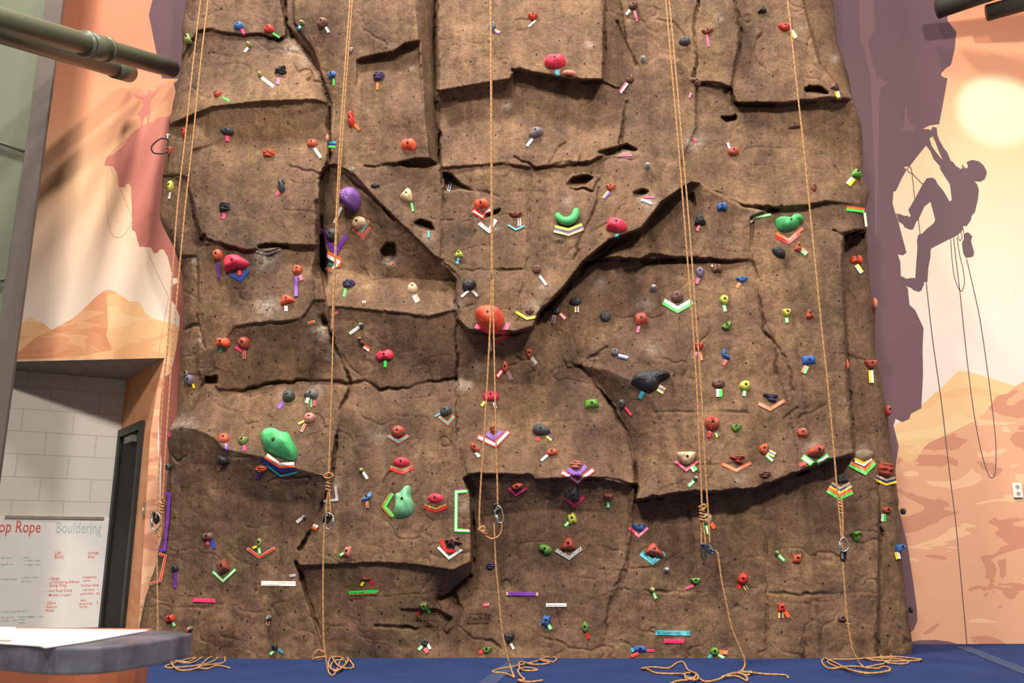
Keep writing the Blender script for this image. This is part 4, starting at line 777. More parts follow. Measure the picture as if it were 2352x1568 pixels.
def dome(name, u, v, w, h, rot, sh, c, poly=None, ridges=0, rang=0, prot=None, apex=(0, .12), facets=False, parent=None, lift=0, origin=None):
    P, x, y, n, s = surf_frame(u, v) if origin is None else origin
    if poly is not None:
        O = catmull([((a - u), -(b - v)) for a, b in poly], 4, True) * s; W_, H_ = np.ptp(O[:, 0]) / 2, np.ptp(O[:, 1]) / 2
        ctr = O.mean(0)
    else:
        O = outline(sh) * np.array([w / 2, h / 2]) * s; a = radians(rot); W_, H_ = w / 2 * s, h / 2 * s
        O = O @ np.array([[cos(a), sin(a)], [-sin(a), cos(a)]]); ctr = np.zeros(2)
    D = prot if prot else .85 * min(W_, H_) + .25 * max(W_, H_)
    D *= 1.0
    K = 9; N_ = len(O); Vv = []; rr = random.random() * 9
    for k in range(K + 1):
        f = k / K
        if k == 0: sc, ht = 1.0, -.03
        else:
            th_ = (k - 1) / (K - 1) * pi / 2
            sc = cos(th_) ** .72 if k < K else 0; ht = D * sin(th_) ** .95
        ap = np.array([apex[0] * W_, apex[1] * H_]) * (ht / D if ht > 0 else 0)
        for i in range(N_):
            p = ctr + (O[i] - ctr) * sc + ap
            hh = ht
            if k >= 1:
                q = (p - ctr) / np.array([W_, H_])
                t_ = q[0] * cos(rang) + q[1] * sin(rang)
                if ridges: hh *= 1 + (.30 if ridges < 6 else .07) * cos(t_ * pi * ridges) * min(1, sc * 2 + .1)
                hh *= 1 + .07 * sin(q[0] * 5 + rr) * cos(q[1] * 4 + rr)
            if facets and k > 0: hh = hh + .12 * D * (1 if (i // 7 + k // 3) % 2 else -1) * .5 * sc
            Vv.append(P + x * p[0] + y * p[1] + n * (hh + lift))
            if k == K: break
    Fc = []
    for k in range(K - 1):
        for i in range(N_):
            j = (i + 1) % N_; Fc.append((k * N_ + i, k * N_ + j, (k + 1) * N_ + j, (k + 1) * N_ + i))
    tip = K * N_
    for i in range(N_): Fc.append(((K - 1) * N_ + i, (K - 1) * N_ + (i + 1) % N_, tip))
    o = me_obj(name, Vv, Fc, hmat(c), None, smooth=not facets)
    if parent is None: recenter(o, P)
    else: attach(o, parent)
    return o, (P, x, y, n, s), D, np.array(Vv)
M_SOCK = mat('bolt_socket', (24, 22, 22), .45, .3); M_BOLT = mat('bolt_steel', (205, 205, 198), .3, .5)
def bolt(hold, fr, VV, du=0, dv=0, r=.0095, m=None, dep=.004):
    P, x, y, n, s = fr; q = VV - P; tx, ty = du * s, dv * s
    a = q @ x - tx; b = q @ y - ty; k = np.argsort(a * a + b * b)[:4]; h = max(0.0, float(np.mean((q @ n)[k])))
    c = P + x * tx + y * ty + n * h
    V, Fc, UV = tube_mesh([c - n * .012, c + n * dep * .6, c + n * dep], [r, r, r * .7], 10)
    return me_obj('bolt', V, Fc, m or M_SOCK, hold, smooth=False)
# x y w h rot colour shape[+options] ; tapes: colour width points...
HOLDS = """432 88 14 20 0 leaf tri
549 61 22 18 10 blue oval|pk 6 555 66 562 82
619 68 22 20 0 red egg|gn 4.5 627 76 642 86
573 105 11 10 0 moss knob|wh 6 570 109 561 119
695 53 10 10 0 moss knob|te/wh 9 691 59 682 68
742 54 27 24 30 brown egg|wh 6 748 62 755 74
645 166 28 20 20 black fin+r|pk 8 641 178 637 193
598 173 10 10 0 moss knob|wh/lt 7 601 178 629 199
500 218 20 15 0 brick half|gn 4.5 511 223 527 232
764 173 21 15 10 blue bean|gn 4.5 766 181 767 196
871 178 26 20 10 plum shell+r|or 6 867 189 867 206
808 277 25 32 -25 red peanut+j|or 6 814 286 826 298
425 303 13 22 0 red half
522 301 30 17 -12 dgrey oval|pk 9 522 311 522 324
619 355 28 17 5 rust shell+r
718 331 24 18 0 rust penta|wh/lt 7 722 340 737 362
752 318 9 20 0 salmon egg|te_nv_gn 15 755 331 771 332
389 347 16 20 0 brick half
1131 62 16 22 -12 bgrey egg|tn_pu 7 1135 69 1147 75
1224 40 22 17 0 red half|wh 4 1230 47 1214 61
1275 146 50 30 0 pink wide|te 10 1280 160 1280 177
1306 180 34 17 0 salmon ring
940 335 35 25 -5 coral bean+j
1231 306 34 25 20 grey egg|wh 6.5 1223 318 1210 335
1454 14 20 18 0 brown oval|wh 6 1447 23 1438 33|pk 5.5 1457 25 1464 48
1750 26 20 18 30 black fin
1625 74 27 14 0 maroon half+f|pk 5.5 1623 79 1628 107
1803 64 30 19 0 red half|wh_ye 9 1818 70 1828 87
1573 96 27 22 -10 dgrey egg
1478 140 14 12 0 silver knob
1447 183 20 17 20 brown wedge|pk_wh 8 1440 190 1424 212
1595 191 28 22 10 brown peanut|pk 4 1587 213 1583 224
1823 290 28 16 5 brown half180
1684 349 25 22 0 brick round|cr 5 1671 327 1676 341
1487 384 14 14 0 silver knob
1917 200 20 13 -5 brown rect|wh_ye 10 1922 210 1927 228
1965 400 28 22 0 green tri|wh_ye 13 1960 409 1948 424
1868 432 14 22 0 maroon wedge
393 428 14 26 0 lime peanut2|wh 5 391 441 388 456
648 430 26 28 -30 dgrey peanut+j|pk 7 642 439 633 449
517 477 24 21 8 black rect+r|pk 9 516 490 511 502
809 458 50 50 0 purple dome
826 511 33 27 15 tan egg
502 586 24 26 0 rust round|pu 6 501 602 502 638
544 605 57 34 0 pink boulder|pk 8 548 619 552 631
684 621 22 22 0 rust penta+f|pk 8 688 632 693 643|pu 8 680 634 680 680
661 690 30 22 -5 coral tri3|wh 8 657 702 657 714
765 540 30 28 0 dgrey round
802 654 28 20 5 plum shell+r|gn 6 794 662 790 681
831 747 12 12 0 grey knob2|wh/lt 7 826 750 803 766
455 716 7 14 0 maroon oval
512 786 31 21 -10 coral bean|te 4 507 797 506 808
562 787 28 28 20 brick drop|pk 8 542 796 556 806|tn/rd 7 561 803 561 824
862 428 20 11 0 black shell
934 451 30 33 0 tan tri2|gn 5 945 466 949 485
1106 470 33 22 5 coral bean+j
1184 494 30 13 0 maroon half+f|tn_pu_tn 8 1193 501 1193 519
1303 497 60 45 0 jade horseshoe
1055 584 20 18 0 lime tri|te 5 1053 592 1050 605
948 664 24 28 5 tan egg|or_wh 12 952 677 960 693
1078 656 33 25 15 black oval|wh 5.5 1076 667 1060 681|ze 6.5 1085 667 1097 680
1233 620 20 22 0 brown round|wh 6 1239 633 1255 654
1126 735 67 56 0 coral boulder2
1217 717 20 12 5 brown half
1323 692 27 22 0 dgrey oval|tn_nv_ye 10 1325 704 1325 717
1279 715 20 18 -30 dgrey egg|rd/wh 11 1285 718 1300 733|tn/pu 8 1273 724 1270 742
1403 431 22 15 0 rust half+f|tn_pu 8 1399 440 1386 455
1416 519 45 35 0 pink cap|te 11 1417 537 1419 548
1658 475 24 20 0 blue bean
1608 505 26 30 0 black tri+f|pk 6 1606 517 1601 530
1812 517 64 42 0 jade saddle
1788 581 34 23 -32 black oval
1608 627 20 28 0 lav drop|pk 7 1605 638 1600 651
1647 618 23 22 0 brown bean|cr 5 1634 608 1641 616
1704 643 26 15 0 blue half|or 8 1700 649 1692 660
1501 663 16 14 0 silver knob
1555 682 28 30 0 brown egg
1664 690 20 24 10 lime egg180|gn/wh 7.5 1663 700 1666 715
1390 728 23 27 35 dgrey egg
1473 735 28 26 5 brick rect+j|pk 6 1468 748 1464 763
1668 749 24 20 10 green wedge+f
1807 719 20 20 0 lime half|gn/wh 8 1807 729 1808 741
1859 722 18 24 0 brick tri+f
1833 567 16 27 -10 brick tri+f|or_gn 11 1839 571 1853 583
1966 597 29 20 0 coral bean|ye_wh 10 1967 608 1980 626
2010 697 11 28 0 salmon oval
428 858 12 12 0 grey round
437 873 19 25 15 lav egg180|ye 5 443 881 446 891
664 911 28 28 0 dgrey round|pu 8 651 922 638 937
716 907 32 22 -8 grey drop2|wh 8 708 912 704 925|gn 3.5 715 916 715 935|pk 7 722 919 721 932
712 961 27 25 0 rose round|ye 5 699 966 685 973|tn/rd 6 701 973 692 991
640 1025 80 75 0 mint2 twolobe
514 1007 25 24 15 rust disc|pu 6 519 1018 521 1036
559 1013 24 19 0 olive half|pk 8 560 1022 562 1034
513 1057 32 22 -5 black oval|tn/rd 7 506 1069 501 1079
601 1076 27 16 0 rust shell+r|pu 7 597 1085 591 1100
386 1072 12 15 0 dgrey round
830 783 24 15 -25 brown peanut|or_wh 10 836 794 849 803
831 1080 10 10 0 moss knob|wh/lt 6.5 834 1084 844 1099
843 1142 28 13 28 sky wedge|tn/rd 6 843 1151 844 1166
885 816 40 24 5 pink bean|gn 7 885 827 885 843
1215 811 15 22 0 rust half|ze 8 1221 820 1232 835
1160 842 15 25 0 rust drop180|rd/wh 11 1154 849 1141 866|tn_pu_tn 7 1165 852 1175 872
1127 911 38 24 0 pink wide2|ye 6 1113 922 1106 932|wh 6 1134 924 1139 937
1025 945 28 26 0 dgrey round+p|te 4 1011 949 999 956
915 991 30 27 0 brick round
1134 987 18 26 0 rust star
1091 1029 16 30 38 brick oval|ze 8 1093 1038 1101 1049
1244 989 42 27 -15 dgrey egg90|rd 8 1236 1003 1235 1012|nv_ye 9 1257 1000 1268 1009
1268 1039 27 17 5 rust oval|wh 6 1258 1044 1243 1057
923 1063 38 20 0 pink oval+j
1323 1069 30 20 0 salmon shell+r
930 1150 42 72 0 pale upright
1001 1146 36 21 -3 pink oval+j
1188 1116 26 14 15 rust shell
1318 1132 36 36 -20 black tri+f
1397 1142 24 21 180 maroon tri|gn/wh 7.5 1397 1150 1397 1166
1413 810 19 19 0 grey round|wh_nv 8 1420 816 1442 822
1495 878 90 52 0 black slab|te 9 1477 899 1469 915|tn_nv_ye 16 1512 890 1526 898
1604 796 23 19 0 red half|pk 6 1600 808 1594 823|or 7 1607 808 1612 827
1665 815 14 28 25 blue half90|rd 8 1668 826 1661 838
1650 882 31 24 0 brown penta+f|gn_wh 14 1652 893 1652 911
1711 887 26 25 30 lime egg180|gn/wh 8 1711 894 1709 909
1768 914 34 20 -20 plum fin+r
1359 929 31 19 5 green rect+j
1429 928 17 24 -10 dgrey egg180|pk 5.5 1436 935 1450 953
1635 973 35 35 0 brick round+r90|rd 8 1631 989 1627 1003|nv_ye 10 1646 993 1650 1003
1690 982 21 21 -20 green wedge+f
1577 1052 43 33 0 tan half
1597 1099 10 10 0 grey knob|gn/wh 7.5 1594 1104 1581 1116
1692 1054 34 20 -12 brick fin+r
1753 1032 22 29 -12 rust half90|tn_nv_ye 12 1765 1037 1780 1045|gn/wh 7 1759 1044 1775 1058
1757 1090 27 17 5 brown shell+r
1857 829 31 20 0 blue rect+j|or_gn 12 1853 840 1845 856
2000 837 30 22 0 brick half|wh_ye 11 2000 850 2002 879
1945 837 5 24 0 coral oval
2041 942 12 24 0 brick oval
1843 995 27 20 -15 brick penta+f|cr 7 1845 988 1846 983
1874 1039 45 30 12 brick dome2
1980 1046 58 28 8 rock oval
2032 1078 38 33 0 brick round+r
1934 1100 26 17 0 dgrey rect+f
2036 1171 24 15 0 brick oval|wh_gn 12 2030 1180 2029 1197
2076 1174 9 14 0 black oval
479 1232 25 19 0 brown bean|pk 7 477 1241 477 1251|bl 9 485 1238 491 1259
596 1246 12 20 0 olive drop|ye 5.5 590 1254 580 1258|gn/wh 7 595 1257 596 1272
514 1300 25 30 20 maroon rect+f
403 1306 17 16 0 black round|pu 7.5 403 1313 402 1350
701 1187 10 10 0 grey knob|wh/lt 7 695 1189 681 1199
392 1420 21 18 10 red bean|gn/wh 7 396 1427 401 1438
439 1443 11 11 0 grey knob|rd 6 434 1445 428 1450
619 1418 12 12 0 grey knob|tn/rd 8 617 1426 614 1435
632 1486 15 17 0 black round+p|gn/wh 7.5 630 1493 620 1503|te 5 640 1490 650 1499
799 1267 17 27 -10 salmon bean|gn/wh 7 791 1269 780 1275
1042 1243 40 30 5 brown star
1128 1299 22 15 0 plum shell+r
1252 1261 28 24 -15 green bean2
1306 1249 34 31 0 brick half180b
841 1328 26 7 0 maroon rect|ye 6 835 1336 829 1345|rd 8 850 1333 857 1341
972 1391 17 17 0 olive half+f|rd 6.5 966 1402 957 1409|gn 7 977 1396 988 1406
976 1475 17 19 10 dgrey drop180|gn/wh 7 970 1483 961 1492|rd 9 976 1488 982 1498|wh 6.5 982 1478 988 1490
1254 1425 19 28 -20 blue bean|gn/wh 8.5 1259 1434 1266 1445
1170 1465 24 23 0 black half|wh 6 1173 1477 1180 1490
1118 1492 18 18 -20 green wedge|rd 8 1109 1494 1099 1499
1314 1191 20 27 15 lime bean|gn/wh 7.5 1307 1198 1297 1208
1467 1211 32 19 0 blue cup
1502 1266 42 33 0 brick boomer
1531 1309 13 12 0 silver knob2
1622 1191 27 26 0 tan penta|or 9 1633 1200 1642 1213|gn/wh 7 1622 1206 1627 1227
1598 1334 24 16 0 green half|pk 5.5 1593 1344 1574 1351
1498 1354 13 12 0 moss knob|gn/wh 7.5 1500 1359 1507 1375
1706 1329 22 26 -25 red penta+f|rd 8.5 1702 1339 1695 1350|tn_nv_ye 8 1710 1344 1716 1354
1344 1440 14 23 0 green drop180|rd 7 1347 1453 1352 1466
1470 1491 29 14 -3 blue rect+j|te 9 1459 1489 1450 1494|rd 8 1466 1499 1450 1507|pk 6 1486 1493 1504 1493
1641 1496 20 19 0 green round|or 9 1652 1496 1671 1499|te 7 1634 1503 1627 1511|gn/wh 7.5 1650 1502 1663 1511
1783 1270 11 12 0 moss knob|gn/wh 7.5 1788 1274 1802 1288
1965 1232 23 25 -20 green fin+j
1830 1282 21 20 0 rust square
2068 1257 26 16 -3 blue wide3|wh_ye 12 2060 1267 2064 1283
1795 1395 17 20 0 red rect|tn_nv_ye 12 1794 1406 1794 1419|or 8.5 1801 1401 1812 1417
1934 1420 22 16 0 brown egg|nv_ye 8 1944 1427 1952 1431
2094 1401 6 13 0 black oval"""
# tapes on their own or in chevrons: colours width points ; label words
TAPES = """or/te 8 810 514 831 533 848 506;chevron right under the cream hold beside the purple dome hold
tn/rd 6 811 526 834 546 850 522;lower chevron under the cream hold beside the purple dome hold
pu 10 742 526 757 556 770 586;diagonal strip left of the dark grey hold behind the second rope
pu 9 796 541 781 563 768 585;diagonal strip right of the dark grey hold behind the second rope
wh/lt 6 784 476 768 512;strip left below the purple dome hold, behind the rope
or 8 752 580 783 596;top strip of the tape patch beside the long dark crack
wh 8 750 587 780 603;strip just under the orange one in the tape patch by the crack
dk 9 748 595 772 611;wide strip amid the tape patch by the crack
te 4 747 600 763 609;thin strip crossing the dark one in the tape patch by the crack
wh 8 777 601 765 617;slanting strip at the right of the tape patch by the crack
or 6 783 597 777 613;slanting strip at the far right of the tape patch by the crack
tn/rd 7 746 616 763 621;lowest strip of the tape patch by the crack
bl 8 529 630 552 642 571 618;chevron under the bright pink boulder hold at left
wh 3.5 588 577 616 583 644 572;thin chevron under the chalky ledge, upper left
tn/rd 6 707 742 723 738;short strip at the foot of the long dark fissure
tn/rd 6 764 722 776 717;short strip behind the second rope, below the tape patch
rd/wh 12 1086 482 1108 496 1129 480;chevron under the coral hold right of centre top, 
ze 9 1100 512 1123 530 1139 504;chevron below the ledge 
te 4 1167 516 1185 527 1205 518;thin chevron under the maroon hold right of the third rope
ye_nv_tn 17 1273 525 1306 533 1339 520;wide chevron under the jade horseshoe hold
te 4.5 984 530 985 545;short strip under the hole left of the third rope
tn/rd 7 898 601 905 611;short strip at the chalky hole under the cream hold
wh/nv 6 1035 418 1030 438;short strip in the dark notch left of the third rope
pk 10 1092 748 1120 761 1157 764 1168 742;long bent strip around the foot of the big coral boulder hold
rd 5 1140 785 1173 768;slanting strip just below the big coral boulder hold
le 5 1137 780 1170 763;slanting strip atop the red one below the big coral boulder
wh 5 1124 777 1128 806;hanging strip tail behind the third rope
ye 6 1185 716 1210 731 1232 727;chevron under the small brown hold beside the big coral boulder hold
pk 5 1590 317 1599 326;tiny strip beside the fourth rope, upper right
pk 5 1422 357 1452 356;strip in the small chalky cavity, upper right of centre
pk 4.5 1477 452 1502 453;strip above the white one at a small dark cavity
wh 6 1473 458 1481 460 1497 467;strip under the pink one at the small dark cavity
gn/wh 6.5 1735 499 1771 492;strip left of the jade saddle hold, under the ledge
cr 4.5 1735 498 1724 511;loose strip end left of the jade saddle hold
or 7 1783 536 1812 551 1844 523;upper chevron under the jade saddle hold
rd 7 1782 543 1811 557 1838 535;lower chevron under the jade saddle hold
wh_gn 14 1524 692 1556 711 1590 692;broad chevron under the brown hold behind the fourth rope
or_gn 11 1944 478 1986 483;horizontal strip near the right edge below the ledge
cr 5.5 1986 488 1990 520;loose tail hanging at the right edge of the rock
pu 7 380 1133 389 1134 385 1190 378 1262 363 1262;long bracket at the left edge beside the first rope
cl 6 770 1116 774 1147 742 1151;right angled bracket behind the second rope knot
pk 4 390 993 388 1002;tiny bit on the left edge of the rock
or/te 7 1008 956 1029 973 1043 955;chevron under the dark grey round hold left of the third rope
or/te 8 892 1000 915 1014 938 1000;chevron under the round brick red hold in the lower middle
pu 10 1118 995 1135 1006 1152 989;inner chevron under the rust star hold on the third rope
rd/wh 12 1097 1002 1138 1021 1169 990;outer chevron under the rust star hold on the third rope
wh_or 13 611 1046 642 1069 676 1067;upper chevron tucked under the huge mint green hold
nv 10 599 1053 640 1080 677 1078;middle chevron under the huge mint green hold
te 3.5 612 1069 645 1093 683 1084;thin lowest chevron under the huge mint green hold
le 5 897 1071 924 1079 949 1070;upper chevron under pink hold left of pale jade hold
rd 6 895 1076 924 1086 950 1073;lower chevron under the pink hold left of the pale jade hold
pu 10 1304 1077 1325 1090 1346 1070;inner chevron under the salmon shell hold
rd/wh 12 1290 1083 1327 1106 1364 1077;outer chevron under the salmon shell hold
gn 6 902 1133 884 1163 904 1186;sideways chevron pointing left beside the pale jade hold
le 5 896 1133 878 1163 899 1187;outermost sideways chevron beside the pale jade hold
le 5 974 1158 1001 1168 1025 1158;upper chevron under pink hold right of pale jade hold
rd 6 973 1163 1001 1174 1028 1163;lower chevron under the pink hold right of the pale jade hold
gn/wh 8 1076 1127 1048 1129 1047 1217 1081 1219;tall square bracket at the edge of the bulge, lower middle
pk 6 1168 1120 1185 1136 1210 1121;chevron under the small rust hold right of the third rope
pk 8 1297 1141 1319 1161 1341 1140;chevron under the black triangular hold
or 8 1742 926 1769 939 1802 919;chevron under the dark plum hold on the right
pk 5.5 1551 1059 1576 1079 1604 1059;chevron under the large cream hold
gn_wh 12 1590 1070 1597 1081;small square patch right under the large cream hold
or 7 1657 1064 1691 1080 1725 1062;chevron under the brick red finned hold, lower right
gn/wh 13 1843 1048 1868 1066;left chevron arm under the big brick red dome
gn/wh 12 1876 1065 1903 1045;right chevron arm under the big brick red dome
rd 9 1837 1068 1850 1062;short strip at the left of the big brick red dome hold
ye 5 1963 1053 1986 1063 2001 1050;topmost chevron on the rock grey hump at the right edge
wh 4.5 1963 1059 1985 1068 2003 1053;second chevron on the rock grey hump at the right edge
or_gn 13 1952 1065 1987 1083 2009 1060;broad chevron under the rock grey hump at the right edge
tn_nv_ye 15 2011 1096 2036 1107 2058 1101;chevron under the ridged brick red ball at the right edge
tn_nv_ye 14 1908 1112 1930 1126 1954 1112;upper chevron under the dark grey block behind the fifth rope
or_gn 13 1901 1124 1928 1141 1958 1128;lower chevron under the dark grey block behind the fifth rope
tn/rd 6.5 568 1259 596 1279 631 1258;chevron under the olive green drop hold, lower left
gn/wh 6.5 488 1312 512 1334 541 1307;chevron under the maroon block hold, lower left
wh 6 719 1205 730 1209;upper half of the small patch left of the second rope
or 6.5 716 1210 727 1215;lower half of the small patch left of the second rope
cl 6 665 1322 679 1320;small square above the long white title strip
tn/rd 6 365 1271 380 1276 368 1334 345 1340;bracket at the left edge near the counter
rd 8 1013 1239 1023 1264 1047 1265;bent strip under the brown star hold
or/te 8 1046 1251 1052 1268;short strip just under the right tip of the brown star hold
wh 6 1006 1256 1031 1281 1061 1262;chevron under the brown star hold
ze 9 1276 1262 1307 1281 1336 1258;chevron under the brick red hold with finger dents
pk 7 1109 1389 1124 1387;tiny piece left of the third rope near the bottom
pk 6 1446 1212 1467 1231 1488 1212;chevron under the blue cup hold
te 11 1472 1270 1499 1290 1527 1270;chevron under the boomerang shaped brick red hold
gn 6 800 1360 869 1357;long title strip near the bottom between the second and third rope
le 4 803 1365 866 1362;strip right under the long green title strip
tn/pu 8 1162 1363 1236 1364;long title strip near the bottom right of the third rope
wh/lt 8 1254 1389 1301 1389;title strip near the bottom, right of the long purple one
pk 9 443 1377 493 1379;title strip near the bottom at the far left
wh 11 600 1339 679 1340;long title strip near the bottom left of the second rope
te 11 1506 1452 1585 1454;long title strip near the bottom left of the fourth rope
pk 10 1525 1471 1571 1472;title strip right under the long teal one near the bottom"""
TC = {'pk':((255,70,115),'hot pink'),'gn':((70,225,80),'bright green'),'wh':((240,236,228),'white'),'lt':((205,198,190),'grey lettered'),'ye':((250,215,40),'yellow'),'or':((255,105,50),'orange'),'rd':((215,35,35),'red'),
 'te':((50,165,180),'teal'),'pu':((112,52,160),'purple'),'nv':((36,46,110),'navy'),'bl':((44,70,160),'blue'),'tn':((205,165,130),'tan'),'cr':((230,218,185),'cream'),'dk':((62,58,62),'dark grey'),'cl':((170,165,165),'clear')}
def pattern_mat(name, ca, cb, sc):
    m, N, L, b = new_mat(name, .4, .5); tc = N.new('ShaderNodeTexCoord'); v = N.new('ShaderNodeTexWave'); v.inputs['Scale'].default_value = sc; v.inputs['Distortion'].default_value = 9; v.inputs['Detail'].default_value = 3; v.inputs['Detail Scale'].default_value = 2
    L.new(tc.outputs['Object'], v.inputs['Vector']); r = N.new('ShaderNodeValToRGB'); r.color_ramp.interpolation = 'CONSTANT'; r.color_ramp.elements[1].position = .5
    r.color_ramp.elements[0].color = (*s2l(ca), 1); r.color_ramp.elements[1].color = (*s2l(cb), 1); L.new(v.outputs[0], r.inputs[0]); L.new(r.outputs[0], b.inputs['Base Color']); return m
MATS['tape_ze'] = pattern_mat('tape_zebra', (70, 62, 56), (240, 236, 228), 42); MATS['tape_le'] = pattern_mat('tape_leopard', (82, 56, 36), (205, 160, 70), 55)
TC['ze'] = ((0,0,0), 'zebra striped'); TC['le'] = ((0,0,0), 'gold and brown spotted')
def tmat(c):
    return MATS.get('tape_' + c) or mat('tape_' + c, TC[c][0], .38, var=.05, scale=40, spec=.5)
layer = [0]
def ribbon(name, pts, w0, m, off, parent=None, lat=0.0, trim=0.0):
    """tape draped over the rock: pts photo pixels, width in photo pixels"""
    P = np.array(pts, float).reshape(-1, 2)
    if trim:
        P = P.copy(); a = P[1] - P[0]; P[0] += a / np.linalg.norm(a) * trim; a = P[-2] - P[-1]; P[-1] += a / np.linalg.norm(a) * trim
    nn = []
    for i in range(len(P)):
        ds = []
        if i > 0: d = P[i] - P[i - 1]; ds.append(d / np.linalg.norm(d))
        if i < len(P) - 1: d = P[i + 1] - P[i]; ds.append(d / np.linalg.norm(d))
        ns = [np.array([-d[1], d[0]]) for d in ds]
        if len(ns) == 2:
            b = ns[0] + ns[1]; b /= max(1e-6, np.linalg.norm(b)); nn.append(b / max(.45, b @ ns[0]))
        else: nn.append(ns[0])
    V = []; Fc = []; rows = []
    for i in range(len(P) - 1):
        k = max(1, int(np.linalg.norm(P[i + 1] - P[i]) / 4))
        for j in range(k + (i == len(P) - 2)):
            t = j / k; c = P[i] * (1 - t) + P[i + 1] * t; n_ = nn[i] * (1 - t) + nn[i + 1] * t; rows.append((c, n_))
    M_ = 3
    for c, n_ in rows:
        for a in range(M_):
            o = lat + (a / (M_ - 1) - .5) * w0; q = c + n_ * o; V.append(q)
    q = np.array(V); V3 = rockP(q[:, 0], q[:, 1], off, RTAPE)
    nrow = len(rows)
    for i in range(nrow - 1):
        for a in range(M_ - 1): b = i * M_ + a; Fc.append((b, b + 1, b + M_ + 1, b + M_))
    V3 = list(V3); k0 = len(V3)
    V3 += [p + np.array([0, .0015, 0]) for p in V3]
    Fc += [tuple(i + k0 for i in reversed(f)) for f in list(Fc)]
    for i in range(nrow - 1):
        for a in (0, M_ - 1): b = i * M_ + a; Fc.append((b, b + M_, b + M_ + k0, b + k0))
    for r0 in (0, (nrow - 1) * M_):
        for a in range(M_ - 1): Fc.append((r0 + a, r0 + a + 1, r0 + a + 1 + k0, r0 + a + k0))
    return me_obj(name, V3, Fc, m, parent)
RTAPE = np.maximum(np.maximum(R, blur(R, 3)), blur(R, 8))
def make_tape(spec, wd, pts):
    """single strip = one mesh; several strips side by side '_' or one inlaid on another '/' = parts"""
    layer[0] += 1; off = .0045 + (layer[0] % 7) * .0009
    P = np.array(pts, float).reshape(-1, 2)
    if '_' in spec:
        cs = spec.split('_'); n = len(cs); wi = wd / n; c = rockP(*P.mean(0), off, RTAPE); root = empty('route_tape', c)
        for i, cc in enumerate(cs):
            o = ribbon('tape_strip', pts, wi * 1.02, tmat(cc), off, root, ((i + .5) / n - .5) * wd * (1 if P[-1][0] >= P[0][0] else -1))
            o['label'] = TC[cc][1] + ' tape strip'
    elif '/' in spec:
        a, b = spec.split('/'); root = ribbon('route_tape', pts, wd, tmat(a), off); recenter(root, root.data.vertices[0].co.copy())
        long_ = spec == 'tn/pu' and abs(P[-1][0] - P[0][0]) > 50
        o = ribbon('inner_strip', pts, wd * (.97 if long_ else .5 if b != 'lt' else .28), tmat(b), off + .0018, root, 0, 5 if long_ else min(2.5, wd * .25)); o['label'] = TC[b][1] + ' inner strip'
    else:
        root = ribbon('route_tape', pts, wd, tmat(spec), off); recenter(root, root.data.vertices[0].co.copy())
    return root, P.mean(0)
def tname(spec):
    if '_' in spec:
        cs = [TC[c][1] for c in spec.split('_')]; cs = list(dict.fromkeys(cs)); return ' and '.join([' '.join(cs[:-1]), cs[-1]]) if len(cs) > 1 else cs[0]
    if '/' in spec:
        a, b = spec.split('/')
        return TC[a][1] + (' lettered' if b == 'lt' else ' and ' + TC[b][1])
    return TC[spec][1]
POLY = {
 'wide': [(1250,146),(1256,133),(1275,131),(1293,131),(1297,139),(1300,147),(1291,157),(1275,161),(1258,157)],
 'dome': [(784,462),(786,446),(800,436),(818,434),(832,450),(834,466),(826,483),(815,485),(800,478),(786,470)],
 'boulder': [(517,600),(521,591),(535,587),(549,588),(561,596),(574,606),(569,614),(558,618),(545,616),(522,622),(517,618)],
 'boulder2': [(1093,722),(1102,711),(1122,708),(1142,712),(1155,723),(1159,740),(1152,755),(1138,764),(1122,763),(1105,753),(1096,738)],
 'cap': [(1393,522),(1397,507),(1403,502),(1420,505),(1432,512),(1440,522),(1436,534),(1424,538),(1410,534),(1394,527)],
 'saddle': [(1780,508),(1786,504),(1798,511),(1812,508),(1822,498),(1830,495),(1838,497),(1845,502),(1844,513),(1835,518),(1828,528),(1812,534),(1797,535),(1784,528)],
 'twolobe': [(606,1010),(618,1005),(653,1004),(667,1007),(675,1028),(683,1033),(683,1060),(666,1061),(641,1053),(615,1041),(606,1025)],
 'upright': [(910,1137),(920,1133),(928,1123),(934,1117),(940,1117),(944,1125),(946,1145),(952,1160),(950,1178),(940,1186),(925,1189),(912,1187),(907,1175),(909,1155)],
 'slab': [(1449,877),(1456,864),(1475,855),(1500,853),(1527,853),(1540,862),(1535,868),(1518,878),(1510,888),(1508,895),(1497,903),(1488,906),(1478,901),(1462,890),(1451,881)],
 'boomer': [(1481,1270),(1490,1255),(1500,1248),(1508,1252),(1514,1265),(1524,1274),(1520,1282),(1505,1278),(1483,1274)],
 'tri2': [(919,455),(926,445),(935,434),(943,437),(947,450),(948,463),(938,467),(924,461)],
 'tri3': [(647,692),(648,684),(656,679),(668,682),(677,691),(670,696),(660,698),(647,701)],
 'wide2': [(1108,911),(1114,902),(1130,899),(1142,903),(1146,911),(1143,920),(1130,923),(1114,922)],
 'cup': [(1451,1203),(1463,1208),(1475,1206),(1482,1203),(1480,1209),(1477,1220),(1465,1220),(1456,1214)],
 'dome2': [(1852,1044),(1856,1034),(1868,1025),(1880,1023),(1892,1030),(1893,1038),(1884,1047),(1870,1051),(1856,1048)],
 'bean2': [(1238,1254),(1247,1249),(1262,1254),(1268,1262),(1264,1271),(1252,1274),(1247,1265),(1239,1264)],
 'wide3': [(2055,1256),(2062,1250),(2074,1250),(2082,1257),(2078,1261),(2068,1264),(2064,1268),(2056,1268)],
 'drop2': [(699,905),(712,897),(724,896),(732,904),(731,914),(725,918),(714,913),(702,911)],
}
